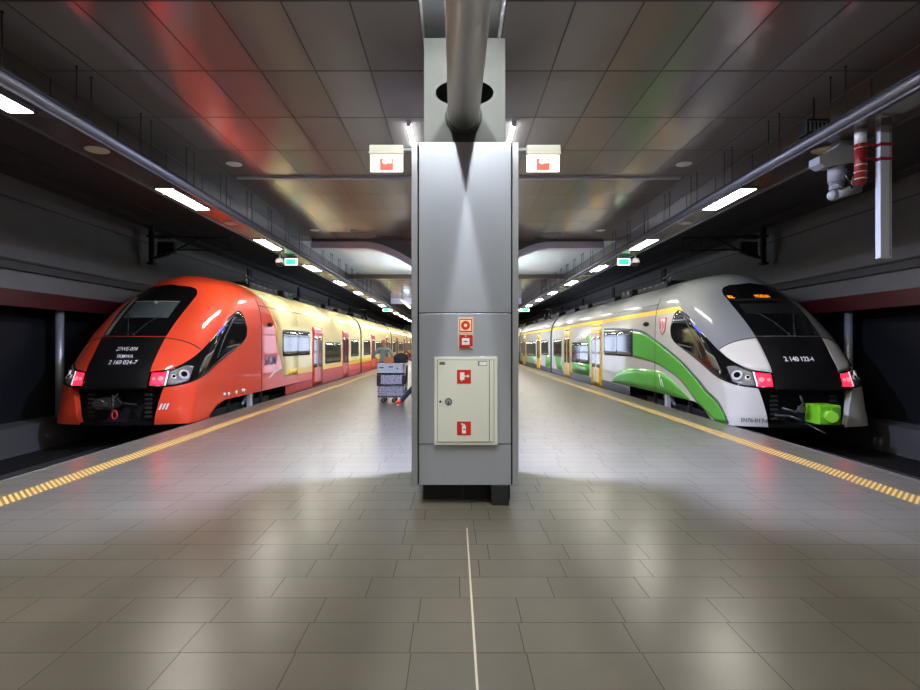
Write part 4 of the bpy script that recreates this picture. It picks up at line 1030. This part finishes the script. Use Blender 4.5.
def speckle(name):
    m = mat(name, (150, 148, 156), .6); N = NB(m); x, vec = N.xyz()
    v = N.nt.nodes.new('ShaderNodeTexVoronoi'); v.inputs['Scale'].default_value = 30; N.nt.links.new(vec, v.inputs['Vector'])
    s = N.m('GREATER_THAN', N.noise(vec, 60, 3), .5)
    N.nt.links.new(N.mix(s, lin((190, 188, 196)), lin((30, 29, 34))), N.b.inputs['Base Color']); return m
spk = speckle('speckled newsprint wrap')
for k, (z0, z1, m, lab) in enumerate(((.18, .47, spk, 'lowest speckled grey box on the trolley'), (.50, .78, spk, 'middle speckled grey box on the trolley with dark ends'), (.81, 1.09, cratel, 'pale lilac grey case on top of the trolley stack'))):
    q = empty('storage_box', (tx, ty, z0), label=lab, cat='box', group='boxes stacked on the trolley')
    b = MB(); b.box(-.37, .34, -.25, .25, .0, z1-z0, m, .02)
    b.build('box_body', q)
    b = MB(); b.box(-.385, .355, -.262, .262, -.03 if k else 0, .02, blackp, .006); b.build('base_rim', q)
    b = MB()
    if k == 1: b.box(-.39, -.28, -.256, .256, .02, z1-z0-.01, blackp, .01); b.box(.30, .40, -.256, .256, .02, z1-z0-.02, blackp, .01); b.build('end_cap', q)
    elif k == 2:
        b.box(-.32, -.20, -.256, -.25, .15, .18, blackp); b.box(-.06, .06, -.256, -.25, .17, .20, blackp); b.box(.16, .20, -.256, -.25, .12, .16, blackp); b.build('latch', q)
    else: b.box(-.38, .35, -.256, .256, .13, .16, mat('grey band', (120, 118, 130), .5)); b.build('grey_band', q)
q = empty('backpack', (-1.60, 15.24, 1.095), label='black backpack lying on top of the pale case', cat='bag')
b = MB(); b.ball((0, 0, .14), .21, jacket, 18, 12, (1, .7, .68)); b.box(-.2, .2, -.12, .12, .0, .1, jacket, .04); b.build('bag_body', q)
b = MB(); b.ball((.05, -.12, .11), .10, jacket, 12, 8, (1.1, .5, .9)); b.build('front_pocket', q)
b = MB(); b.tube([(.1, .0, .27), (.16, .0, .33), (.24, .0, .26), (.26, 0, .18)], .014, jacket, 6); b.build('strap', q)
q = empty('paper_bag', (-1.90, 14.98, 1.09), label='small crumpled brown paper bag in front of the black backpack', cat='bag')
bp = mat('brown paper', (176, 110, 54), .8, noise=.25, nscale=18)
b = MB(); b.prism([(-.13, 0), (.12, 0), (.14, .07), (.10, .15), (.02, .13), (-.05, .16), (-.12, .12), (-.15, .05)], -.06, .06, bp); b.build('bag_body', q)
b = MB(); b.prism([(-.11, .12), (.09, .12), (.11, .175), (.03, .155), (-.04, .18), (-.12, .165)], -.045, .045, bp); b.build('folded_top', q)

# ------------------------------------------------------------------ camera, world, view
w = bpy.data.worlds.new('World'); scene.world = w; w.use_nodes = True
w.node_tree.nodes['Background'].inputs[0].default_value = (.01, .01, .011, 1)
cam = bpy.data.cameras.new('Camera'); co = bpy.data.objects.new('Camera', cam); C.objects.link(co)
co.location = (-.07, 0, 1.6); co.rotation_euler = (PI/2, 0, 0)
cam.sensor_width = 36; cam.lens = 540/920*36; cam.shift_x = 5/920; cam.clip_start = .05; cam.clip_end = 300
scene.camera = co
scene.view_settings.view_transform = 'Standard'; scene.view_settings.look = 'None'
scene.view_settings.exposure = 0.2; scene.view_settings.gamma = 1; scene.view_settings.use_curve_mapping = False
